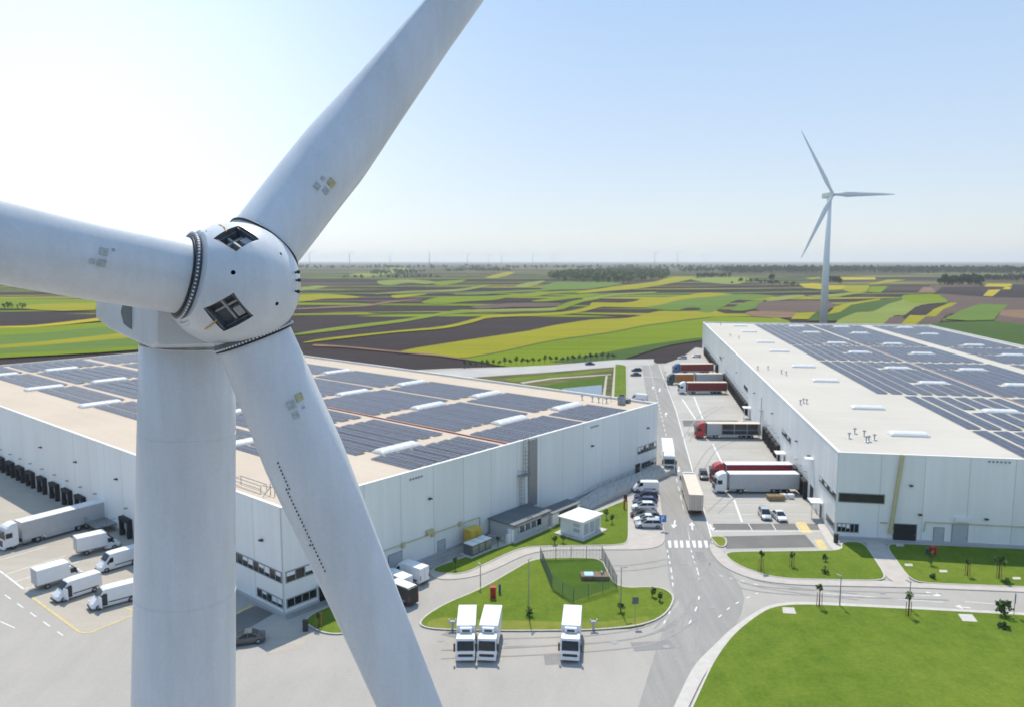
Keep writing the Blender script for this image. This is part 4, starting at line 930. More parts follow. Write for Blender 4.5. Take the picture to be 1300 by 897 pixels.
def make_semi(label, paint, side, L=16.3, **kw):
    t = thing('semi_truck', label, 'truck'); h = L/2
    cab(t, h, paint, 3.7)
    b = MB(); b.box(h-6.2, h-1.2, -.45, .45, .55, .95); b.box(h-5.6, h-4.0, -.5, .5, .95, 1.1); b.build('tractor_frame', M_['black'], t)
    for s in (-1, 1):
        wheel(t, h-1.4, s*1.05, .5, .32); wheel(t, h-5.0, s*.98, .5, .5)
        b = MB(); b.tube((h-4.0, s*1.0, .7), (h-2.7, s*1.0, .7), .3, n=12); b.build('fuel_tank', M_['steel'], t)
    trailer(t, -h, h-2.75, side, **kw)
    return t
def make_road_train(label):
    t = thing('drawbar_truck', label, 'truck'); h = 10.2
    cab(t, h, 'teal', 3.5)
    for x0, x1, side in ((h-9.6, h-2.5, 'amber'), (-h+.2, h-10.4, 'gcurt')):
        trail_z = 3.9
        b = MB(); b.box(x0, x1, -1.23, 1.23, 1.05, trail_z-.12); b.build('curtain', M_[side], t)
        b = MB(); b.box(x0-.02, x1+.02, -1.26, 1.26, trail_z-.118, trail_z); b.build('roof', M_['beigebox'], t, .03)
        b = MB(); b.box(x0, x1, -1.25, -1.23, .95, 1.15); b.box(x0, x1, 1.23, 1.25, .95, 1.15)
        for x in (x0, x1-.1): b.box(x, x+.1, -1.252, 1.252, 1.0, trail_z-.12)
        b.build('frame', M_['lgrey'], t)
        b = MB(); b.box(x0+.2, x1-.2, -.45, .45, .6, 1.04); b.build('chassis', M_['black'], t)
    b = MB(); b.box(h-11, h-9, -.08, .08, .7, .82); b.build('drawbar', M_['black'], t)
    for s in (-1, 1):
        for x in (h-1.4, h-6.2, h-7.5, -h+2.4, -h+3.7): wheel(t, x, s*1.03, .48, .36)
    return t
def make_fridge_truck(label, L=7.4):
    t = thing('box_truck', label, 'truck'); h = L/2
    cab(t, h, 'white', 2.75, False, 1.9)
    b = MB(); b.box(-h, h-2.05, -1.25, 1.25, .95, 3.55); b.build('box_body', M_['white'], t, .05)
    b = MB(); b.box(h-2.048, h-1.6, -.8, .8, 2.80, 3.40); u = b.build('cooling_unit', M_['white'], t, .08)
    b = MB(); b.box(h-1.6, h-1.57, -.5, .5, 2.95, 3.2); b.build('fan_grille', M_['black'], u)
    b = MB(); b.box(-h+.2, h-1, -.4, .4, .5, .94); b.build('chassis', M_['black'], t)
    b = MB(); b.box(-h-.03, -h-.003, -1.15, 1.15, 1.0, 3.45); b.build('rear_door', M_['lgrey'], t)
    for s in (-1, 1):
        for x in (-h+1.5, h-1.0): wheel(t, x, s*1.0, .42, .3)
        b = MB(); b.box(-h+.4, -h+.7, s*1.255-.01, s*1.255+.01, 1.1, 3.3); b.build('marker_strip', M_['lgrey'], t)
    return t
def face(t, front, rear=None, L=None, dirv=None, mid=False):
    """stand a vehicle on the ground from where its front is and either its rear or its heading"""
    f = Vector(front); 
    d = (f - Vector(rear)).normalized() if rear is not None else Vector(dirv).normalized()
    c = f if mid else f - d*L/2
    t.location = (c.x, c.y, t.location.z); t.rotation_euler.z = math.atan2(d.y, d.x)
    return t
def z_(t, z): t.location.z = z; return t

# trucks in the right-hand yard, noses to the left, tails to the docks
def at_dock(t, y, L, xr=1.5, skew=0.0):
    c = rw(-xr - L/2, y); t.location = (c.x, c.y, .012); t.rotation_euler.z = math.atan2(-eR.y, -eR.x) + skew
def skewed(px_f, px_r, L, t):
    f, r = at(*px_f), at(*px_r); d = (f-r).normalized(); c = (f+r)/2; t.location = (c.x, c.y, .012); t.rotation_euler.z = math.atan2(d.y, d.x)
TR = 'trucks backed up to the right warehouse docks'
t = make_semi('white semi truck with plain pale grey trailer, nearest of those at the right docks', 'white', 'lgrey'); t['group'] = TR; skewed((905,624), (1012,624), 16.3, t)
t = make_semi('red semi truck with white roofed crimson trailer, beside the white one at the docks', 'red', 'crimson', rear='white', curtain=True); t['group'] = TR; skewed((901,611), (1004,611), 16.3, t)
t = make_semi('red cabbed semi truck with its trailer side open and grey curtain drawn forward', 'red', 'gcurt', roof='beigebox', open_side=True); t['group'] = TR; skewed((882,555), (964,555.5), 16.3, t)
t = make_semi('white cabbed semi truck with dark red curtain trailer, beside the orange one', 'white', 'dred', roof='beigebox', curtain=True); t['group'] = TR; skewed((862,499), (921,499), 16.3, t)
t = make_road_train('teal cabbed truck with orange body pulling a grey drawbar trailer'); t['group'] = TR; skewed((847,487.5), (917,487), 20.4, t)
t = make_semi('blue cabbed semi truck with dark red trailer, farthest of those at the docks', 'blue', 'dred', roof='beigebox', curtain=True); t['group'] = TR; skewed((854,474), (905,473.5), 16.3, t)
# trucks on the main road
t = make_semi('white semi truck driving towards the viewer on the main road', 'white', 'white'); face(t, at(849.5,600), dirv=-dR, L=16.3)
t = make_semi('semi truck with tall beige trailer, seen from behind on the main road', 'white', 'beigebox', roof='beigebox', rear='beigebox'); 
r = at(881.5,655); c = r + dR*8.15; t.location = (c.x, c.y, .02); t.rotation_euler.z = math.atan2(dR.y, dR.x) + .03
# left yard
t = make_semi('white semi truck with long grey trailer in the left loading yard', 'white', 'lgrey', roof='white'); f, r = at(-3,699), at(131,662); d = (f-r).normalized(); c = r + d*7.9; t.location = (c.x, c.y, .01); t.rotation_euler.z = math.atan2(d.y, d.x)
def two(t, f, r): 
    a, b_ = at(*f), at(*r); d = (a-b_).normalized(); c = (a+b_)/2; t.location = (c.x, c.y, .012); t.rotation_euler.z = math.atan2(d.y, d.x); return t
bv = make_box_van('white box van parked beside the long grey trailer in the left yard'); bv['group'] = 'white vans in the left yard'; two(bv, (152,692), (96,705))
c = copy_tree(bv); c['label'] = 'white box van beside the van with its door open, leftmost in the left yard'; two(c, (103,731), (46,748))
va = make_van('white panel van next to the wind turbine tower, behind the other panel vans'); va['group'] = 'white vans in the left yard'; two(va, (122,727), (177,711))
vo_ = make_van('white panel van with open door, beside the leftmost box van', open_door=True); vo_['group'] = 'white vans in the left yard'; two(vo_, (66,765), (128,745))
c = copy_tree(vo_); c['label'] = 'white panel van with open door, nearest the viewer in the left yard'; two(c, (112,774), (176,757))
c = copy_tree(va); c['label'] = 'white panel van parked by the small door, right of the near turbine blade'; del c['group']; two(c, (500,728), (541,742))
c = make_van('black van with white roof, half hidden by the near turbine blade', 'black', 5.6, 2.5); two(c, (487,753), (527,769))
b = MB(); b.box(-2.6,1.0,-.8,.8,2.525,2.60); b.build('roof', M_['white'], c, .04)
c = copy_tree(va); c['label'] = 'white van squeezed between the black van and the parked panel van'; del c['group']; two(c, (484,740), (517,754))
ft = make_fridge_truck('white refrigerated box truck, leftmost of the three below the grass island'); ft['group'] = 'refrigerated trucks facing the viewer'
def south(t, px, skew): 
    p = at(px, 790, 3.5); t.location = (p.x + math.sin(skew)*2.5, p.y + 1.2, .012); t.rotation_euler.z = -PI/2 + skew
south(ft, 591, .02); ft.scale = (1, .88, .97)
c = copy_tree(ft); c['label'] = 'white refrigerated box truck, second from the left below the grass island'; south(c, 624, -.08)
c = copy_tree(ft); c['label'] = 'white refrigerated box truck standing alone below the fenced pen'; south(c, 730, -.12)
# cars
CG = 'cars parked in the bay beside the main road'
cars = [('silver','wagon','silver estate car, nearest the viewer in the roadside bay',(801.5+6.5,669),(838,669)),
        ('white','sedan','white saloon car beside the silver estate in the roadside bay',(808,663),(834,663)),
        ('cgrey','hatch','dark grey hatchback between the maroon and white cars',(808,660),(835,659)),
        ('maroon','hatch','dark maroon car in the middle of the roadside bay',(804,656),(829,656)),
        ('white','hatch','white hatchback between the blue and maroon cars',(806,646.5),(829,646.5)),
        ('cblue','hatch','mid blue hatchback beside the navy estate car',(805,640),(832,640)),
        ('navy','suv','navy blue estate car next to the white van in the bay',(805,633.5),(835,633.5))]
for paint, st, lab, f, r in cars:
    c = make_car(lab, paint, st, 4.5); c['group'] = CG; a, b_ = at(*f), at(*r); m = (a+b_)/2; c.location = (m.x, m.y, .107); c.rotation_euler.z = PI - .05
c = make_van('white van at the far end of the roadside parking bay', 'white', 5.0, 2.1); c['group'] = CG; m = at(819,623.5); c.location = (m.x, m.y, .107); c.rotation_euler.z = PI - .05
def carat(lab, paint, st, px, dv, z=.02):
    c = make_car(lab, paint, st); p = at(*px); c.location = (p.x, p.y, z); c.rotation_euler.z = math.atan2(dv[1], dv[0]); return c
carat('dark blue car with silver roof trim, left of the two in the right yard', 'silver', 'suv', (971,656), (-dR.x+.05, -dR.y), .02)
carat('white car, right of the two parked in the right yard', 'white', 'sedan', (989,658), (-dR.x+.2, -dR.y), .02)
carat('dark car standing end-on in front of the red semi truck', 'cgrey', 'suv', (893,606), (-dR.x, -dR.y), .02)
carat('navy car in the small bay at the far end of the main road', 'navy', 'hatch', (808,471), (-1,0))
carat('black car beside the navy one at the far end of the main road', 'cgrey', 'sedan', (807,477), (-1,0))
c = make_van('white van beyond the corner of the left warehouse', 'white', 5.6, 2.5); p = at(811,509); c.location = (p.x, p.y, .02); c.rotation_euler.z = 2.6
carat('blue car driving along the tree lined access road', 'cblue', 'sedan', (749,463), (1,.1))
carat('pale car parked by the far corner of the right warehouse', 'silver', 'wagon', (866,455.5), (-1,0)); carat('white car closest to the far corner of the right warehouse', 'white', 'wagon', (884,453.5), (-1,0))
c = make_van('white van parked at the docks behind the farthest red trailer', 'white', 5.6, 2.4); p = at(909,470); c.location = (p.x, p.y, .02); c.rotation_euler.z = 1.5
carat('dark car parked below the left warehouse corner by the yellow line', 'cgrey', 'sedan', (313,815), (-1,-.3))
# pallets by the white trailer
t = thing('pallet_stack', 'brown stack of pallets beside the white trailer at the docks', 'pallets', at(984,634))
for k in range(5):
    b = MB(); z = k*.19
    for y in (-.5, 0, .5): b.box(-1.4, 1.4, y-.06, y+.06, z, z+.10)
    for x in [i*.4-1.35 for i in range(8)]: b.box(x, x+.16, -.6, .6, z+.102, z+.13)
    b.build('pallet', M_['wood'], t)
t.scale = (1.05, 1.3, 1.1)
t = thing('wrapped_load', 'two white wrapped bales beside the pallet stack', 'bales', at(999,632))
for x in (-.7, .7): b = MB(); b.box(x-.6, x+.6, -.5, .5, 0, .9); b.build('bale', M_['white'], t, .12)

# ------------------------------------------------------------------ small buildings and cabinets by the left warehouse
t = thing('annex_shed', 'low annex with dark roof and open bays against the left warehouse wall', 'annex', lw(38.6, -.4), rzL)
MB().box(-.6, 10.4, -5.9, -.1, 0, .35).build('plinth', M_['kerb'], t)
b = MB(); b.box(0, .2, -5.1, -.2, .352, 2.8); b.box(9.2, 9.4, -5.1, -.2, .352, 2.8); b.box(.2, 9.2, -.5, -.3, .352, 2.8); b.box(.2, 1.3, -5.1, -4.95, .352, 2.8); b.box(7.4, 9.2, -5.1, -4.95, .352, 2.8); b.box(.2, 9.2, -5.1, -5.0, 2.2, 2.8); b.box(1.3, 7.4, -5.08, -5.0, .352, 1.1); b.build('wall', M_['lgrey'], t)
b = MB(); b.box(-.3, 9.7, -5.6, .1, 2.85, 3.05); b.build('roof', M_['annex'], t, .03)
b = MB()
for x in (1.3, 2.8, 4.3, 5.8, 7.3): b.box(x, x+.12, -5.12, -4.98, 1.1, 2.2)
b.build('post', M_['annex'], t)
for k, x in enumerate((1.7, 3.2, 4.7, 6.2)): b = MB(); b.box(x, x+.7, -4.7, -4.0, .352, 1.9); b.build('white_tank', M_['white'], t, .1)
b = MB(); b.box(-.5, .0-.02, -5.4, -4.4, .352, 2.3); b.box(-1.2, -.52, -5.2, -4.6, .0, 1.6); b.build('cabinet', M_['white'], t, .04)
t = thing('open_store', 'long narrow open-fronted store with grey roof behind the small white building', 'annex', lw(48.6, -2.9), rzL)
b = MB(); b.box(0, 9.0, -.5, -.3, 0, 2.4); b.box(0, .15, -5.4, -.5, 0, 2.4); b.box(8.0, 9.0, -5.5, -5.35, 0, 2.4); b.box(8.85, 9, -5.35, -.5, 0, 2.4); b.box(0, 2.0, -5.5, -5.35, 0, 2.4); b.build('wall', M_['white'], t)
b = MB(); b.box(-.1, 9.2, -5.8, 0, 2.5, 2.65); b.build('roof', M_['annex'], t, .02)
b = MB()
for x in (2, 3.2, 4.4, 5.6, 6.8): b.box(x, x+.1, -5.5, -5.4, 0, 2.4); b.box(x+.3, x+.9, -4.6, -3.8, 0, 1.5)
b.build('rack', M_['frame'], t); t.scale = (.9, .55, .9)
t = thing('transformer_house', 'small white flat-roofed building on the grass below the left warehouse', 'hut', lw(46.8, -8.9, .16), rzL)
MB().box(-.9, 6.3, -5.2, .7, 0, .14).build('plinth', M_['kerb'], t)
MB().box(0, 5.4, -4.4, 0, .142, 2.75).build('wall', M_['white'], t, .02)
b = MB(); b.box(-.35, 5.75, -4.75, .35, 2.752, 2.95); b.build('roof', M_['cap'], t, .02)
for x in (.5, 2.2): 
    b = MB(); 
    for k in range(10): b.box(x, x+1.3, -4.45, -4.402, .5+k*.18, .62+k*.18)
    b.build('louvre', M_['lgrey'], t)
b = MB(); b.box(-.05, -.003, -3.9, -2.7, .9, 1.5); b.box(-.05, -.003, -3.9, -2.7, 1.8, 2.3); b.build('louvre', M_['door'], t)
b = MB(); b.box(3.8, 5.0, -4.45, -4.402, .2, 2.3); b.build('door', M_['lgrey'], t)
t = thing('storage_cabinet', 'tall yellow cabinet against the left warehouse wall', 'cabinet', lw(33.2, -1.8, 0), rzL)
MB().box(-1.2, 1.2, -.8, .8, .1, 2.9).build('body', M_['yellow'], t, .04); b = MB(); b.box(-1.3, 1.3, -.95, .9, 2.902, 3.1); b.build('roof', M_['yellow'], t, .03)
b = MB(); b.box(-.01, .01, -.83, -.802, .2, 2.8); b.box(-.2,-.1,-.86,-.802,1.3,1.6); b.build('door_seam', M_['black'], t)
t = thing('generator', 'low dark generator unit with white top on a concrete slab below the yellow cabinet', 'generator', lw(31.9, -4.0, .16), rzL)
MB().box(-2.8, 2.8, -1.3, 1.3, 0, .1).build('plinth', M_['kerb'], t); MB().box(-2.3, 2.3, -.9, .9, .102, 1.7).build('housing', M_['annex'], t, .05)
b = MB()
for k in range(3): b.box(-2.2+k*1.52, -.85+k*1.52, -.95, .95, 1.702, 1.85)
b.build('top_cover', M_['white'], t, .03)
b = MB()
for k in range(3): b.box(-2.1+k*1.5, -.9+k*1.5, -.95, -.902, .35, 1.5)
b.build('grille', M_['steel'], t)
# ramp and walkway with railings
t = thing('access_ramp', 'grey concrete ramp with railings rising along the left warehouse wall', 'ramp', lw(60, 0, 0), rzL)
b = MB(); b.add([(0,-5.6,0),(0,-1.2,0),(9,-1.2,1.1),(9,-5.6,1.1),(9,-1.2,0),(9,-5.6,0)], [(0,3,2,1),(0,5,3),(1,2,4),(3,5,4,2),(0,1,4,5)]); b.box(9.002, 32, -5.6, -1.2, 0, 1.1); b.build('deck', M_['kerb'], t)
b = MB()
for yy in (-5.5, -1.3, -3.4):
    for x in [9.2 + i*2.2 for i in range(11)]: b.tube((x,yy,1.1),(x,yy,2.1),.035,n=5)
    b.tube((9.2,yy,2.1),(31.2,yy,2.1),.035,n=5); b.tube((9.2,yy,1.65),(31.2,yy,1.65),.03,n=5)
    b.tube((0.3,yy,1.0),(9.2,yy,2.1),.035,n=5)
    for x in (.3,3,6): b.tube((x,yy,x*.12),(x,yy,x*.122+1.0),.035,n=5)
b.build('railing', M_['steel'], t)
# fenced pen on the island
pen = [at(686,711), at(764,709.5), at(783,748), at(728,765), at(701,748)]
t = thing('mesh_fence', 'green mesh fence enclosing the pen on the grass island', 'fence', pen[0])
o0 = pen[0]
for k in range(5):
    a, b_ = pen[k]-o0, pen[(k+1) % 5]-o0; n = max(2, int((b_-a).length/2.2)); b = MB(); pz = .16
    hh = 2.0 if k in (1, 4) else 2.0
    for i in range(n+1): 
        p = a.lerp(b_, i/n); b = MB(); b.tube((p.x,p.y,pz),(p.x,p.y,pz+hh),.045,n=5); i < n and b.build('fence_post', M_['fence'], t)
    m = MB(); 
    for z in [.1+.17*j for j in range(12)]: m.tube((a.x,a.y,pz+z),(b_.x,b_.y,pz+z),.015,n=3)
    L = (b_-a).length; q = 0
    while q < L:
        p = a.lerp(b_, q/L); m.tube((p.x,p.y,pz+.05),(p.x,p.y,pz+2.0),.012,n=3); q += .25 if k in (1,4) else .5
    m.build('mesh_panel', M_['fence'], t)
t = thing('well_cover', 'concrete block with pale blue hatch inside the fenced pen', 'hatch', at(755,733,.16))
MB().box(-2.0,2.0,-.9,.9,0,.6).build('base', mat('brown_concrete',(.25,.19,.15),rough=.9,var=.3,scale=1), t, .04); b = MB(); b.box(-1.5,-.2,-.7,.7,.602,.68); b.build('hatch', mat('pale_blue',(.35,.55,.8),rough=.5), t, .02)
b = MB(); b.tube((1.3,.5,.6),(1.3,.5,1.6),.06); b.box(.9,1.1,-.3,.3,.6,1.0); b.build('valve', M_['frame'], t)

# street furniture
def lamp_post(lab, loc, h, az):
    t = thing('street_lamp', lab, 'lamp post', loc, az, 'slim lamp posts')
    b = MB(); b.tube((0,0,0),(0,0,h),.09,.05,n=8); b.build('pole', M_['steel'], t)
    b = MB(); b.box(-.1,.75,-.1,.1,h,h+.09); b.build('lamp_head', M_['frame'], t, .02)
    return t
lamp_post('slim grey lamp post on the left part of the grass island', at(671,781,.16), 7.4, 1.2); lamp_post('slim grey lamp post right of the fenced pen', at(788,775,.16), 5.8, .3)
lamp_post('slim lamp post behind the bottom right lawn, near the road arrow', at(1154,772,.12), 3.6, 2); lamp_post('slim lamp post at the left end of the bottom right lawn', at(1066,768,.12), 4.0, 2)
lamp_post('thin post on the kerb of the curving access road', at(610,744,.16), 3.2, 2)
def sign(lab, loc, az, m, h=2.6, w=.8, hh=.8):
    t = thing('road_sign', lab, 'sign', loc, az)
    b = MB(); b.tube((0,0,0),(0,0,h),.04,n=6); b.build('pole', M_['steel'], t)
    b = MB(); b.box(-w/2,w/2,-.07,-.045,h-hh,h); b.build('sign_plate', M_[m], t, .01)
    return t
sg = sign('blue parking sign beside the roadside bay', at(841,672,.1), 0, 'signblue', 2.6, 1.2, 1.2)
b = MB(); 
b.box(-.22,-.10,-.078,-.071,1.6,2.4); b.box(-.10,.12,-.078,-.071,2.3,2.4); b.box(-.10,.12,-.078,-.071,1.98,2.08); b.box(.12,.22,-.078,-.071,1.98,2.4); b.build('letter', M_['white'], sg)
sign('narrow blue sign on the right edge beside the round bush', at(1287,781,.16), 1.1, 'signblue', 3.0, .6, 1.3)
sign('small dark sign near the end of the grass island', at(806,790,.16), .1, 'annex', 3.4, .8, .9)
def cabinet(lab, loc, m, w, h, nm='hydrant_cabinet', cat='cabinet'):
    t = thing(nm, lab, cat, loc); MB().box(-w/2,w/2,-w/2.4,w/2.4,0,h).build('body', M_[m], t, .03)
    b = MB(); b.box(-w/2-.05,w/2+.05,-w/2.4-.05,w/2.4+.05,h+.002,h+.08); b.build('cap', M_[m], t, .02); return t
cabinet('red hydrant cabinet on the left part of the grass island', at(626,758,.16), 'red', .75, 1.5); cabinet('small blue post beside the red cabinet on the island', at(634.5,752,.16), 'cblue', .3, 1.2, 'marker_post', 'post')
cabinet('red hydrant cabinet on the shaded lawn by the right warehouse', at(1184,703,.16), 'red', .8, 1.2); cabinet('small blue marker left of the red cabinet on the shaded lawn', at(1177,703,.16), 'cblue', .35, .9, 'marker_post', 'post')
cabinet('red post at the top corner of the parking bay grass', at(792.5,645,.16), 'red', .3, 1.7, 'marker_post', 'post'); cabinet('black litter bin at the corner of the parking bay grass', at(794,634,.16), 'black', .6, 1.1, 'litter_bin', 'bin')
cabinet('black bin at the corner of the right warehouse', at(1061,688,.11), 'black', .6, 1.4, 'litter_bin', 'bin'); cabinet('black bin on the footway below the left warehouse corner', at(388,800,.02), 'black', .6, 1.3, 'litter_bin', 'bin')
for px, lab in ((574.5,'grey valve stand left of the refrigerated trucks'),(753.5,'grey valve stand right of the lone refrigerated truck')):
    t = thing('valve_stand', lab, 'valve stand', at(px,798,.16)); b = MB(); b.tube((0,0,0),(0,0,1.1),.16); b.build('post', M_['lgrey'], t); b = MB(); b.box(-.45,.45,-.15,.15,.8,1.05); b.tube((-.4,0,1.052),(-.4,0,1.3),.1); b.tube((.4,0,1.052),(.4,0,1.3),.1); b.build('head', M_['lgrey'], t, .03)
t = thing('yard_lamp', 'thin dark mast at the corner where the main road meets the yard', 'lamp post', at(844,490,.02)); b = MB(); b.tube((0,0,0),(0,0,5),.08); b.build('pole', M_['frame'], t); b = MB(); b.box(-.5,.5,-.15,.15,5.002,5.15); b.build('lamp_head', M_['frame'], t)

# ------------------------------------------------------------------ plants
def leaves(b, c, rx, ry, rz, n, s, rnd, clumps=9, mi=0):
    cs = []
    for i in range(clumps):
        while True:
            v = Vector((rnd.uniform(-1,1), rnd.uniform(-1,1), rnd.uniform(-1,1)))
            if .25 < v.length < .95: break
        cs.append(v)
    for i in range(n):
        k = rnd.choice(cs); p = k*.72 + Vector((rnd.gauss(0,.2), rnd.gauss(0,.2), rnd.gauss(0,.2)))
        p = Vector((c[0]+p.x*rx, c[1]+p.y*ry, c[2]+p.z*rz))
        a = Vector((rnd.gauss(0,1), rnd.gauss(0,1), rnd.gauss(0,1))).normalized(); d = a.orthogonal().normalized(); e_ = a.cross(d)
        z = s*rnd.uniform(.6,1.4); b.add([p - d*z, p + e_*z*.7, p + d*z, p - e_*z*.7], [(0,1,2,3)], mi)
def tree(lab, loc, h, r, n=140, s=.28, group=None, leafm='leaf', stakes=False, seed=0, cat='tree', name='tree'):
    rnd = random.Random(seed); t = thing(name, lab, cat, loc, 0, group)
    b = MB(); th = h - r*1.5
    b.tube((0,0,0),(0,0,th),.05+h*.012,.03+h*.006,n=6)
    for i in range(5):
        a = rnd.uniform(0,2*PI); b.tube((0,0,th*.85),(math.cos(a)*r*.6,math.sin(a)*r*.6,th+r*rnd.uniform(.3,1.1)),.035,.012,n=4)
    b.build('trunk', M_['bark'], t)
    b = MB(); leaves(b, (0,0,th+r*.6), r, r, r*1.05, n, s, rnd); b.build('crown', M_[leafm], t)
    if stakes:
        for s_ in (-1,1): b = MB(); b.tube((s_*.35,0,0),(s_*.3,0,1.9),.05,n=5); b.build('stake', M_['stake'], t)
    return t
row = None; G_ = 'trees lining the far access road'
NR = 27
for i in range(NR):
    f = i/(NR-1); p = at(590 + f*(779-590), 467.2 + (455.6-466.6)*f + (0 if f<1 else 0), -.2)
    lab = 'small dark roadside tree, number %d from the left in the row behind the left warehouse' % (i+1)
    if row is None: row = tree(lab, p, 3.6, 1.15, 90, .30, G_, 'leaf', seed=5)
    else: c = copy_tree(row); c['label'] = lab; c.location = p; c.rotation_euler.z = i*1.7; c.scale = (random.uniform(.75,1.15),)*2 + (random.uniform(.7,1.15),)
i = 0
for px, py, h, r, lab, st in [(1005,718,2.6,.7,'thin young tree with red stakes on the lawn left of the path',1),(966,724,3.4,.6,'slim young tree near the kerb on the lawn left of the path',1),(1228,730,3.0,.7,'young tree with orange stakes, mid lawn by the right warehouse',1),
    (1268,733,3.6,1.0,'young tree with pale leaves on the sunlit lawn, far right',1),(1182,716,2.4,.8,'light green sapling at the shadow edge below the red cabinet',0),(1153,781,3.6,.7,'young tree with red stakes on the bottom right lawn',1),(1040,769,3.6,.7,'young tree with red stakes at the left end of the bottom right lawn',1),
    (828,757,1.6,.7,'dark shrub at the right tip of the grass island',0),(838,762,1.4,.7,'round dark shrub, rightmost on the grass island',0),(662,676,1.6,.5,'small shrub left of the white building',0),(715,688,1.5,.7,'dark shrub in front of the white building',0),(704,690,1.4,.6,'small dark shrub left front of the white building',0),
    (770,658,2.0,.7,'young tree right of the white building',0),(777,664,1.8,.6,'second young tree right of the white building',0),(632,692,1.8,.5,'young tree right of the dark generator',0),(578,722,2.0,.5,'young tree below the yellow cabinet',0),(1048,712,1.3,.75,'small bush on the lawn left of the path, upper of two',0),
    (1048,727,1.2,.8,'small bush on the lawn left of the path, lower of two',0),(1278,741,1.2,.8,'dark bush near the kerb on the right lawn',0),(672,781,1.3,.8,'dark bush at the foot of the left lamp post',0),(788,776,1.4,.7,'dark bush at the foot of the lamp post right of the pen',0),
    (1275,781,2.4,1.4,'round dark green bush beside the blue sign at the right edge',0),(1276,797,1.0,1.0,'low dark shrub below the round bush at the right edge',0),(405,796,2.2,.6,'young tree with orange stakes on the grass by the blade tip',1),(1184,733,1.0,.6,'tiny shrub on the sunlit lawn right of the path',0)]:
    i += 1; tree(lab, at(px,py,.16), h*.9, r*.8, 130 if r > .9 else 70, .16 + .08*(r>.9), None, 'leaf2' if 'pale' in lab or 'light' in lab else 'leaf', bool(st), seed=20+i, cat='tree' if h > 1.9 and 'bush' not in lab else 'shrub', name='young_tree' if h > 1.9 and 'bush' not in lab else 'shrub')
# distant woods: masses nobody could count
def wood(name, spots, m, seed):
    rnd = random.Random(seed); b = MB()
    for (x, y, h, r) in spots:
        b.tube((x,y,-1.5),(x,y,h*.5),.5,.3,n=4,cap=False,sm=False)
        leaves(b, (x,y,h*.55), r, r, h*.48, 34, r*.36, rnd, 6)
    o = b.build(name, M_[m]); o['kind'] = 'stuff'
    return o
def inpoly(x, y, P):
    c = False; n = len(P)
    for i in range(n):
        (x1,y1),(x2,y2) = P[i],P[(i+1)%n]
        if (y1>y)!=(y2>y) and x < (x2-x1)*(y-y1)/(y2-y1)+x1: c = not c
    return c
def scatter(pxs, n, h0, h1, seed):
    P = P2(pxs); rnd = random.Random(seed); xs = [p[0] for p in P]; ys = [p[1] for p in P]; out = []; k = 0
    while len(out) < n and k < n*60:
        k += 1; x = rnd.uniform(min(xs),max(xs)); y = rnd.uniform(min(ys),max(ys))
        if inpoly(x, y, P): h = rnd.uniform(h0,h1); out.append((x,y,h,h*rnd.uniform(.35,.55)))
    return out
wood('woodland', scatter([(695,352),(715,357),(760,358.6),(800,358.6),(832,356),(852,351),(846,345),(800,343.5),(770,344),(730,346)], 700, 11, 19, 1), 'leaf', 1)
wood('woodland', scatter([(560,345),(600,344.5),(650,344.8),(646,342.5),(600,342)], 130, 8, 14, 11), 'leafd', 2)
wood('woodland', scatter([(470,350.5),(520,349),(540,345),(500,343.5),(470,346)], 110, 7, 13, 12), 'leaf', 3)
wood('woodland', scatter([(920,347),(1000,346.6),(1120,346.2),(1300,348.5),(1420,350),(1420,345.5),(1100,343),(920,344)], 900, 16, 26, 2), 'leafd', 4)
wood('woodland', scatter([(860,345.5),(960,346),(960,343),(860,342.5)], 130, 10, 20, 3), 'leafd', 5)
wood('woodland', scatter([(-100,341.5),(400,341.5),(700,341.5),(940,342),(940,340),(-100,339.5)], 420, 14, 24, 6), 'leafd', 7)
wood('woodland', scatter([(1190,361.5),(1245,361),(1245,356.5),(1200,357)], 110, 10, 17, 4), 'leafd', 6)
wood('hedgerow', scatter([(883,352.6),(925,352),(930,349.6),(885,350.6)], 60, 7, 12, 7), 'leafd', 8)
wood('hedgerow', scatter([(935,358),(962,359),(1000,362.5),(1016,363),(1012,360.5),(975,357.5),(940,356)], 50, 4, 7, 9), 'leafd', 9)
wood('hedgerow', scatter([(1046,357.5),(1070,359.5),(1066,355.5),(1050,354.5)], 40, 7, 11, 10), 'leafd', 10)
wood('hedgerow', scatter([(1250,356),(1330,357),(1330,354.5),(1250,353.6)], 80, 8, 13, 13), 'leafd', 11)
wood('hedgerow', scatter([(0,391),(40,392),(38,388),(0,388)], 12, 3, 5, 14), 'leaf', 12)
wood('hedgerow', scatter([(430,353),(560,352.6),(560,351.4),(430,352)], 60, 4, 8, 15), 'leafd', 13)
for px, py, h, lab in ((979,357,17,'lone dark tree on the far fields, left of the distant turbine'),(929,360.6,5,'tiny dark tree on the light green field above the right warehouse')):
    tree(lab, at(px,py,-1.3), h, h*.45, 200, h*.11, None, 'leafd', seed=int(px))

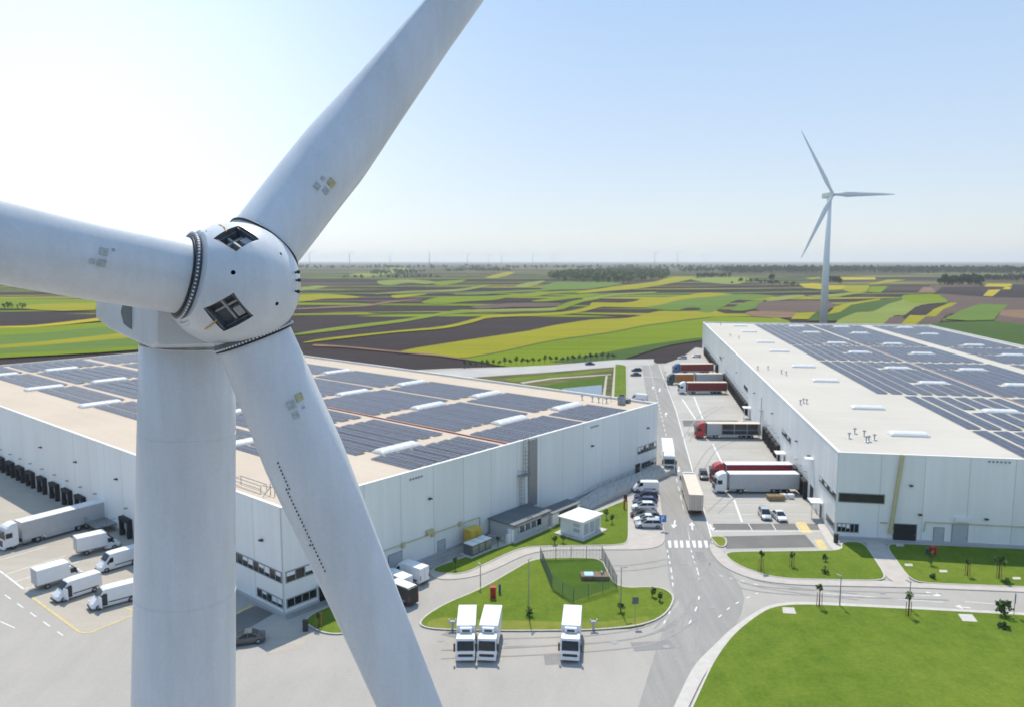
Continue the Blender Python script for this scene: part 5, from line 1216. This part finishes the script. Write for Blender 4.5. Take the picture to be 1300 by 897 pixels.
# ------------------------------------------------------------------ wind turbines
def blade_mesh(b, hub, d, nrm, phi, secs, nseg=28, mi=0):
    T = nrm.cross(d).normalized(); q = (math.cos(phi)*T + math.sin(phi)*nrm).normalized(); k = d.cross(q)
    n = nseg; vs = []
    for t, c, h in secs:
        sharp = min(1, max(0, (t/secs[-1][0] - .1)/.25))
        for i in range(n):
            a = 2*PI*i/n; x = math.cos(a)*c; y = math.sin(a)*h*(1 - .45*sharp*math.cos(a))
            vs.append(hub + d*t + q*x + k*y)
    m = len(secs)
    fs = [(j*n+i, j*n+(i+1)%n, (j+1)*n+(i+1)%n, (j+1)*n+i) for j in range(m-1) for i in range(n)] + [tuple(range(n-1,-1,-1)), tuple(range((m-1)*n, m*n))]
    b.add(vs, fs, mi, True); return q, k
def interp_secs(S, n):
    out = []
    for i in range(n):
        t = S[0][0] + (S[-1][0]-S[0][0])*(i/(n-1))**1.25
        for a, b_ in zip(S, S[1:]):
            if a[0] <= t <= b_[0]:
                f = (t-a[0])/(b_[0]-a[0]); f = f*f*(3-2*f) if False else f; out.append((t, a[1]+(b_[1]-a[1])*f, a[2]+(b_[2]-a[2])*f)); break
        else: out.append((t, S[-1][1], S[-1][2]))
    return out
# the near turbine, seen in front of its own hub
nr = camdir(.625,.066,-.778); da = camdir(.4376,.7957,.4188); db = camdir(-.7789,.1520,-.6149); dc = -(da+db).normalized()
hub = cam2w(-8.721, 2.10, 24)
ttop = cam2w(-11.57, .34, 27.5); tdn = Vector((-.059, -.004, -1)).normalized()
tbase = ttop + tdn * (ttop.z / -tdn.z)
T = thing('wind_turbine', 'huge white wind turbine close to the viewer, cut off by the frame', 'wind turbine', tbase)
def near(b, name, mats, parent=None, top=True):
    o = b.build(name, mats, parent or T)
    if top: o.location = -tbase
    return o
b = MB(); LT = (tbase-ttop).length
prof = [(0,1.56),(.05,1.60)] + [(i*LT/12, 1.60 + .72*i/12) for i in range(1,13)]
b.lathe(prof, tdn, ttop, 72); near(b, 'tower', M_['turb'])
for s_ in (.02, 3.2, 9.2, 18.5, 30): r = 1.60 + .72*s_/LT; b = MB(); b.lathe([(s_,r),(s_+.004,r+.012),(s_+.05,r+.012),(s_+.054,r)], tdn, ttop, 72); near(b, 'tower_seam', M_['turb'])
b = MB(); b.lathe([(-.10,1.2),(-.10,1.58),(.01,1.58),(.01,1.2)], tdn, ttop, 60); near(b, 'yaw_ring', M_['turb_grey'])
# nacelle: rounded box along the horizontal axis
nh = Vector((nr.x, nr.y, 0)).normalized(); up = -tdn; side = up.cross(nh).normalized(); nh = side.cross(up).normalized()
Mn = Matrix((( nh.x, side.x, up.x, 0), (nh.y, side.y, up.y, 0), (nh.z, side.z, up.z, 0), (0,0,0,1))); Mn.translation = ttop + up*.12
def nb(v): return Mn @ Vector(v)
b = MB(); hwn = 1.78
st = [(-6.5,1.62,.30,2.95),(-6.3,1.72,.18,3.1),(-4,hwn,.04,3.3),(-2.0,hwn,.0,3.4),(1.9,hwn,.0,3.4),(2.2,hwn*.9,.15,3.25)]
vs = []
for x, w_, z0, z1 in st:
    r = .12; ring = []
    for cx, cz, a0 in ((w_-r, z1-r, 0), (-w_+r, z1-r, PI/2), (-w_+r, z0+r, PI), (w_-r, z0+r, 1.5*PI)):
        for i in range(5): a = a0 + i*PI/8; ring.append(nb((x, cx + r*math.cos(a), cz + r*math.sin(a))))
    vs += ring
n = 20; fs = [(k*n+i, k*n+(i+1)%n, (k+1)*n+(i+1)%n, (k+1)*n+i) for k in range(len(st)-1) for i in range(n)] + [tuple(range(n-1,-1,-1)), tuple(range((len(st)-1)*n, len(st)*n))]
b.add(vs, fs, 0, True); nac = near(b, 'nacelle', M_['turb']); finish_smooth(nac, 40)
SN = 1 if (nb((0,1,0)) - nb((0,0,0))).x < 0 else -1      # side that faces left
b = MB(); vs = []
for i in range(9):
    a = -PI/2 + PI*i/8; vs.append(nb((-.3 - .42*math.cos(a), SN*(hwn+.004), .98 + .62*math.sin(a))))
cen = nb((-.3, SN*(hwn+.36), .98)); arc = vs; b.add(arc + [nb((-.3, SN*(hwn+.27), .58)), cen, nb((-.3, SN*(hwn+.27), 1.38))], [(i, i+1, 10) for i in range(3,5)] + [(0,1,9),(1,2,9),(2,3,9),(3,10,9),(5,11,10),(5,6,11),(6,7,11),(7,8,11)], 0, True)
b.build('vent_cowl', M_['turb'], nac)
b = MB(); b.add([nb((-.298, SN*(hwn+.006), .38)), nb((-.298, SN*(hwn+.26), .59)), nb((-.298, SN*(hwn+.35), .98)), nb((-.298, SN*(hwn+.26), 1.37)), nb((-.298, SN*(hwn+.006), 1.58))], [(0,1,2,3,4)]); b.build('vent_grille', M_['frame'], nac)
# neck between nacelle and hub
b = MB(); p0 = nb((1.5,0,1.75)); ax = (hub - nr*1.6 - p0); b.tube(p0, hub - nr*1.6, 1.35, 1.25, 40); near(b, 'main_shaft_housing', M_['turb_grey'])
# spinner, with two hatches cut out of it
b = MB()
b.lathe([(-1.75,1.15),(-1.7,1.42),(-1.55,1.58),(-1.2,1.72),(-.6,1.82),(0,1.86),(.6,1.86),(.95,1.81),(1.3,1.68),(1.62,1.49),(1.9,1.25),(2.12,.98),(2.28,.68),(2.38,.36),(2.41,.04)], nr, hub, 96)
SC = hub + nr*.56; ROOT = {0: 1.66, 1: 1.34, 2: 1.70}; RR = {0: 1.20, 1: 1.37, 2: 1.25}
sp = near(b, 'spinner_raw', M_['turb'], top=False); sp.parent = None; sp.location = (0,0,0)
ray = hub - Vector((0,0,H)); ray.normalize()
xr = ray.cross(Vector((0,0,1))).normalized(); yr = xr.cross(ray).normalized()
def hatch_dir(px, py, rad=1.85):
    """direction from the hub centre to the skin point seen at this photo pixel"""
    u = (px-650)/F; v = (448.5-py)/F; r = cam2w(u, v, 1) - Vector((0,0,H)); r.normalize()
    oc = Vector((0,0,H)) - SC; bq = oc.dot(r); cq = oc.dot(oc) - rad*rad; disc = bq*bq - cq
    if disc < 0: disc = 0
    return ((Vector((0,0,H)) + r*(-bq - math.sqrt(disc))) - SC).normalized()
hatches = []
cut = []
for (px, py, w_, h_, rot) in ((300,299,.92,.86,.72), (289,400,1.04,.90,.62)):
    d = hatch_dir(px, py); a = (xr - d*xr.dot(d)).normalized(); c = d.cross(a)
    a2 = a*math.cos(rot) + c*math.sin(rot); c2 = d.cross(a2); m = Matrix(((a2.x,c2.x,d.x,0),(a2.y,c2.y,d.y,0),(a2.z,c2.z,d.z,0),(0,0,0,1))); m.translation = SC
    hatches.append((m, w_, h_)); q = MB(); q.box(-w_/2, w_/2, -h_/2, h_/2, 1.40, 2.6, 0, m); cut.append(q.build('cut', M_['turb_dark']))
for (px, py, r) in ((296,346,.065), (357,322,.05), (352,386,.06)):
    d = hatch_dir(px, py); q = MB(); q.tube(SC + d*1.3, SC + d*2.4, r, r, 16); cut.append(q.build('cut', M_['turb_dark']))
for i_, d in enumerate((da, db, dc)): q = MB(); q.tube(hub + d*ROOT[i_], hub + d*3.2, *((RR[i_]+.04,)*2 if i_ == 0 else (2.4, 2.4)), 72); cut.append(q.build('cut', M_['turb']))
for cc in cut:
    mo = sp.modifiers.new('c', 'BOOLEAN'); mo.operation = 'DIFFERENCE'; mo.solver = 'EXACT'; mo.object = cc; mo.material_mode = 'TRANSFER'
bpy.context.view_layer.update()
dg = bpy.context.evaluated_depsgraph_get(); me = bpy.data.meshes.new_from_object(sp.evaluated_get(dg))
for cc in cut + [sp]: bpy.data.objects.remove(cc, do_unlink=True)
sp = bpy.data.objects.new('spinner', me); COL.objects.link(sp); sp.parent = T; sp.location = -tbase
finish_smooth(sp, 35)
for m, w_, h_ in hatches:
    b = MB()
    for (x0,x1,y0,y1,z0,z1) in ((-w_/2+.02,-w_/2+.08,-h_/2+.02,h_/2-.02,1.16,1.70),(w_/2-.08,w_/2-.02,-h_/2+.02,h_/2-.02,1.16,1.70),(-w_/2+.1,w_/2-.1,-h_/2+.02,-h_/2+.08,1.4,1.6),(-w_/2+.1,w_/2-.1,h_/2-.08,h_/2-.02,1.4,1.6)): b.box(x0,x1,y0,y1,z0,z1,0,m)
    b.box(-.05,.02,-h_/2+.1,h_/2-.1,1.36,1.55,1,m); b.box(-w_/2+.12,w_/2-.12,.1,.16,1.36,1.52,1,m); b.box(.12,.36,-.3,.0,1.36,1.60,1,m)
    b.build('hatch_frame', [M_['turb_dark'], M_['turb_grey']], sp)
b = MB(); b.lathe([(.35,1.30),(.45,1.44),(1.22,1.47),(1.27,1.45),(1.27,1.39),(.5,1.36)], db, hub, 72); near(b, 'blade_collar', M_['turb'])
# seals, bolt rings and blades
SEC = interp_secs([(1.3,1.15,1.15),(3.0,1.20,1.17),(6,1.29,1.12),(9,1.20,.85),(13,1.09,.60),(16,1.03,.52),(22,.95,.40),(30,.80,.28),(38,.5,.16),(43,.2,.06)], 60)
PHI = math.radians(30); BL = []
for i_, d in enumerate((da, db, dc)):
    rt = ROOT[i_] + (.10 if i_ == 1 else -.02); rr_ = RR[i_] - (.06 if i_ == 1 else 0); b = MB(); b.lathe([(rt-.14,rr_-.07),(rt-.08,rr_),(rt+.04,rr_),(rt+.06,rr_-.04),(rt+.06,1.16),(rt-.14,1.16)], d, hub, 64); ring = near(b, 'bearing_ring', M_['ring_dark' if i_ else 'turb_grey'])
    b = MB(); a = d.orthogonal().normalized(); c = d.cross(a)
    for i in range(72 if i_ else 0):
        an = 2*PI*i/72; p = hub + d*(rt+.01) + (a*math.cos(an) + c*math.sin(an))*(rr_-.01); o = (a*math.cos(an)+c*math.sin(an)); b.tube(p, p + o*.055, .030, .030, 6)
    if i_: b.build('bolt_ring', M_['white'], ring)
    b = MB(); b.lathe([(rt+.062,1.15),(rt+.065,1.235),(rt+.10,1.235),(rt+.11,1.15)], d, hub, 56); b.build('seal', M_['black'], ring)
    b = MB(); q, k = blade_mesh(b, hub, d, nr, PHI, SEC, 40); bo = near(b, 'blade', M_['turb']); BL.append((d, q, k, bo))
def on_blade(B, px, py):
    """skin point and axes of a blade seen at a photo pixel"""
    d, q, k, bo = B; u = (px-650)/F; v = (448.5-py)/F; r = (cam2w(u, v, 1) - Vector((0,0,H))).normalized(); best = None
    for t, c, h in interp_secs([(s[0],s[1],s[2]) for s in SEC if s[0] < 24], 160):
        sharp = min(1, max(0, (t/SEC[-1][0] - .1)/.25))
        for i in range(72):
            a = 2*PI*i/72; p = hub + d*t + q*math.cos(a)*c + k*math.sin(a)*h*(1-.45*sharp*math.cos(a))
            nn = (q*math.cos(a)/c + k*math.sin(a)/h).normalized()
            if nn.dot(r) > -.05: continue
            e_ = ((p - Vector((0,0,H))) - r*(p - Vector((0,0,H))).dot(r)).length
            if best is None or e_ < best[0]: best = (e_, p, nn)
    return best[1], best[2]
def patch(B, px, py, w_, h_, m, name='sticker', rot=0):
    p, nn = on_blade(B, px, py); d = B[0]; a = (d - nn*d.dot(nn)).normalized(); c = nn.cross(a)
    b = MB(); vs = [p + nn*.035 + a*x*w_/2 + c*y*h_/2 for x, y in ((-1,-1),(1,-1),(1,1),(-1,1))]; vs += [v - nn*.05 for v in vs]
    b.add(vs, [(0,1,2,3),(7,6,5,4),(0,4,5,1),(1,5,6,2),(2,6,7,3),(3,7,4,0)]); b.build(name, M_[m], B[3])
A_, B_, C_ = BL
for px, py, m, w_ in ((420,231,'sticker_y',.26),(411,243,'sticker_g',.20),(404,236,'sticker_g',.20),(412,226,'sticker_g',.12)): patch(A_, px, py, w_, w_, m)
for px, py, m, w_ in ((133,322,'sticker_g',.20),(142,319,'sticker_g',.07),(131,336,'sticker_g',.20),(116,331,'sticker_g',.13)): patch(B_, px, py, w_, w_, m)
for px, py, m, w_ in ((381,504,'sticker_y',.24),(369,511,'sticker_g',.26),(377,527,'sticker_g',.20),(387,516,'sticker_g',.08)): patch(C_, px, py, w_, w_, m)
b = MB()
for i in range(46):
    f = i/45; p, nn = on_blade(C_, 353 + f*(411-353) + 4*math.sin(f*PI)*-0.6, 585 + f*(722-585)); d = C_[0]; a = (d - nn*d.dot(nn)).normalized(); c = nn.cross(a)
    m = Matrix(((a.x,c.x,nn.x,p.x),(a.y,c.y,nn.y,p.y),(a.z,c.z,nn.z,p.z),(0,0,0,1))); b.box(-.028,.028,-.012,.012,.0,.045,0,m)
b.build('vortex_strip', M_['annex'], C_[3])
# small fittings on the nose and amber cords across the spinner
for px, py in ((376,346),(377,356),(376,370)):
    b = MB(); d = hatch_dir(px, py, 1.86); b.tube(SC + d*1.7, SC + d*1.98, .03, .03, 8); b.tube(SC + d*1.9, SC + d*1.96, .055, .055, 8); near(b, 'nose_fitting', M_['black'])
def cord(pts, r, m, rad):
    b = MB(); ps = [SC + hatch_dir(x, y, rad)*rad for x, y in pts]
    for p, q in zip(ps, ps[1:]): b.tube(p, q, r, r, 6)
    near(b, 'sealing_cord', M_[m])
cord([(262,294),(268,286),(280,286),(286,290),(287,294)], .022, 'orange', 1.84)
cord([(236,423),(250,424),(262,417),(271,411),(275,406)], .022, 'orange', 1.86)

# the distant white turbine and its far-off fellows
def far_turbine(label, loc, Hh, Rb, R0_, yaw, ph, name='wind_turbine', hw=1):
    t = thing(name, label, 'wind turbine', loc, 0, None)
    b = MB(); b.lathe([(0,R0_),(Hh*.5,R0_*.82),(Hh-1.6,R0_*.60)], (0,0,1), (0,0,0), 28); b.build('tower', M_['turb_far'], t)
    n_ = Vector((math.sin(yaw), -math.cos(yaw), .05)).normalized(); s_ = Vector((0,0,1)).cross(n_).normalized(); u_ = n_.cross(s_)
    hb = Vector((0,0,Hh)) + n_*3.6
    b = MB(); 
    m = Matrix(((s_.x,-n_.x,u_.x,0),(s_.y,-n_.y,u_.y,0),(s_.z,-n_.z,u_.z,Hh),(0,0,0,1)))
    b.box(-1.7,1.7,-2.4,6.2,-1.6,1.8,0,m); b.build('nacelle', M_['turb_far'], t, .4)
    b = MB(); b.lathe([(-1.2,1.5),(0,1.55),(.9,1.2),(1.5,.6),(1.7,.05)], n_, hb, 24); b.build('hub', M_['turb_far'], t)
    S = interp_secs([(1,.95*hw,.95*hw),(Rb*.10,1.0*hw,.85*hw),(Rb*.22,1.75*hw,.5*hw),(Rb*.5,1.25*hw,.3*hw),(Rb*.8,.75*hw,.16*hw),(Rb,.2*hw,.05*hw)], 26)
    for k in range(3):
        a = ph + k*2*PI/3; d = (s_*math.cos(a) + u_*math.sin(a)).normalized(); b = MB(); blade_mesh(b, hb, d, n_, .12, S, 14); b.build('blade', M_['turb_far'], t)
    return t
far_turbine('white wind turbine standing behind the right warehouse', Vector((210.5, 519, -1.4)), 89.5, 47.5, 2.5, .24, 0.02)
tt = far_turbine('tiny faint wind turbine on the horizon, leftmost beside the near blade', Vector((0,0,0)), 95, 50, 3.0, .3, .4); first = True
names = ['leftmost on the horizon beside the near blade','second from the left on the horizon','third from the left on the horizon','fourth from the left, above the middle of the fields','fifth from the left on the horizon','sixth from the left on the horizon','seventh from the left on the horizon','eighth from the left on the horizon','above the right part of the woodland','above the pale farm track right of the woodland','rightmost of the faint ones, left of the near white turbine']
for k, (px, D) in enumerate([(396,5200),(446,5600),(497,6500),(594,6000),(621,7500),(637,6400),(676,6000),(703,7000),(829,5400),(858,5400),(891,7600)]):
    loc = Vector(((px-650)/F*D*1.004, D, -1.5)); lab = 'tiny faint wind turbine, ' + names[k]
    o = tt if k == 0 else copy_tree(tt)
    o['label'] = lab; o['group'] = 'faint turbines on the horizon'; o.location = loc; o.rotation_euler.z = k*.9; o.scale = (1,1,1)
for o_ in [x for x in COL.objects if x.get('group') == 'faint turbines on the horizon']:
    o_.rotation_euler = (0, 0, o_.rotation_euler.z % .7 - .35)
t = thing('lattice_mast', 'thin lattice mast rising above the horizon left of centre', 'mast', ((546-650)/F*4200, 4200, -1.5))
b = MB()
for sx_, sy_ in ((1,1),(1,-1),(-1,1),(-1,-1)): b.tube((sx_*4,sy_*4,0),(sx_*.8,sy_*.8,96),.55,.35,n=4)
for z in range(0, 96, 8):
    w_ = 4 - 3.2*z/96; b.tube((-w_,-w_,z),(w_,-w_,z+8),.25,n=4); b.tube((w_,w_,z),(-w_,w_,z+8),.25,n=4)
b.build('frame', M_['steel'], t)
SKY_FILL = 10.4

# ------------------------------------------------------------------ camera, light, sky
cam = bpy.data.cameras.new('camera'); co = bpy.data.objects.new('camera', cam); COL.objects.link(co)
co.location = (0,0,H); co.rotation_euler = (PI/2 - PITCH, 0, 0)
cam.sensor_width = 36; cam.lens = F/1300*36; cam.clip_start = .5; cam.clip_end = 60000
cam.dof.use_dof = True; cam.dof.focus_distance = 23.5; cam.dof.aperture_fstop = 0.65
scene.camera = co
SUN_AZ, SUN_EL = math.radians(-4), math.radians(58)
sd = bpy.data.lights.new('sun', 'SUN'); sd.energy = 4.0; sd.angle = math.radians(.55); sd.color = (1.0, .92, .79)
so = bpy.data.objects.new('sun', sd); COL.objects.link(so)
sv = Vector((math.sin(SUN_AZ)*math.cos(SUN_EL), math.cos(SUN_AZ)*math.cos(SUN_EL), math.sin(SUN_EL)))
so.rotation_euler = sv.to_track_quat('Z', 'Y').to_euler()
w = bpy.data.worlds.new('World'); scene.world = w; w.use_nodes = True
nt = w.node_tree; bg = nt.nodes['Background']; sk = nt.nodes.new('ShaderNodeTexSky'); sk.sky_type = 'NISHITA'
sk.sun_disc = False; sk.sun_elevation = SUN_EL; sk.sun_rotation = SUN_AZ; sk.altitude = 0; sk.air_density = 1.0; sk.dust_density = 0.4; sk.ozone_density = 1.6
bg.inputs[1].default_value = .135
# aureole of a hazy spring sky, added low at left, apart from the sun
tc = nt.nodes.new('ShaderNodeTexCoord'); gd = Vector((math.sin(math.radians(-30))*math.cos(math.radians(11)), math.cos(math.radians(-30))*math.cos(math.radians(11)), math.sin(math.radians(11))))
dt = nt.nodes.new('ShaderNodeVectorMath'); dt.operation = 'DOT_PRODUCT'; dt.inputs[1].default_value = gd; nt.links.new(tc.outputs['Generated'], dt.inputs[0])
def MN(op, a, v):
    n = nt.nodes.new('ShaderNodeMath'); n.operation = op; nt.links.new(a, n.inputs[0]); n.inputs[1].default_value = v; return n.outputs[0]
g1 = MN('MULTIPLY', MN('POWER', MN('MAXIMUM', dt.outputs['Value'], 0), 17), 3.0)
cb = nt.nodes.new('ShaderNodeCombineXYZ')
for i, k_ in enumerate((1.0, .98, .95)): nt.links.new(MN('MULTIPLY', g1, k_), cb.inputs[i])
# sky gradient added over the dome, also filling shaded walls: paler near the horizon
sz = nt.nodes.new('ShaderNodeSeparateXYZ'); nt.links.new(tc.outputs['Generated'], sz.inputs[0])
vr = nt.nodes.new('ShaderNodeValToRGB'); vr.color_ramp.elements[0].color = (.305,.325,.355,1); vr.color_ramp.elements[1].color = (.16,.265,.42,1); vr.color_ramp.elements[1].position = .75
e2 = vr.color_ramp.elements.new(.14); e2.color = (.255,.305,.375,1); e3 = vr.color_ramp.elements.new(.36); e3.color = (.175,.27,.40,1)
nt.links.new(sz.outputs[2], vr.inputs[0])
va = nt.nodes.new('ShaderNodeVectorMath'); va.operation = 'MULTIPLY_ADD'; nt.links.new(vr.outputs[0], va.inputs[0]); va.inputs[1].default_value = (SKY_FILL,)*3; nt.links.new(cb.outputs[0], va.inputs[2])
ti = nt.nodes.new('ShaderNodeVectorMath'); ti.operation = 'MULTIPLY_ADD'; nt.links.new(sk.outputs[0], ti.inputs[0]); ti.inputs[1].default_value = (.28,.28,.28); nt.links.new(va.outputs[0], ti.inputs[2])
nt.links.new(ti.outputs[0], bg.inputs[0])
# haze: one closed box of thin air
hz = bpy.data.materials.new('haze_air'); hz.use_nodes = True; hn = hz.node_tree; hn.nodes.remove(hn.nodes['Principled BSDF'])
pv = hn.nodes.new('ShaderNodeVolumePrincipled'); pv.inputs['Density'].default_value = 0.00007; pv.inputs['Color'].default_value = (.90,.94,1,1); pv.inputs['Anisotropy'].default_value = .4
hn.links.new(pv.outputs[0], hn.nodes['Material Output'].inputs['Volume'])
ho = MB().box(-31000, 31000, -6000, 31000, -3, 210).build('haze', hz); ho['kind'] = 'stuff'
scene.view_settings.view_transform = 'Standard'; scene.view_settings.look = 'None'; scene.view_settings.exposure = 0.2; scene.view_settings.gamma = 1
scene.view_settings.use_curve_mapping = False
scene.render.engine = 'CYCLES'; cy = scene.cycles
cy.use_denoising = True; cy.denoiser = 'OPENIMAGEDENOISE'; cy.max_bounces = 6; cy.diffuse_bounces = 3; cy.glossy_bounces = 3; cy.volume_bounces = 1; cy.transparent_max_bounces = 8
cy.use_adaptive_sampling = True; cy.adaptive_threshold = .02
bpy.context.view_layer.update()
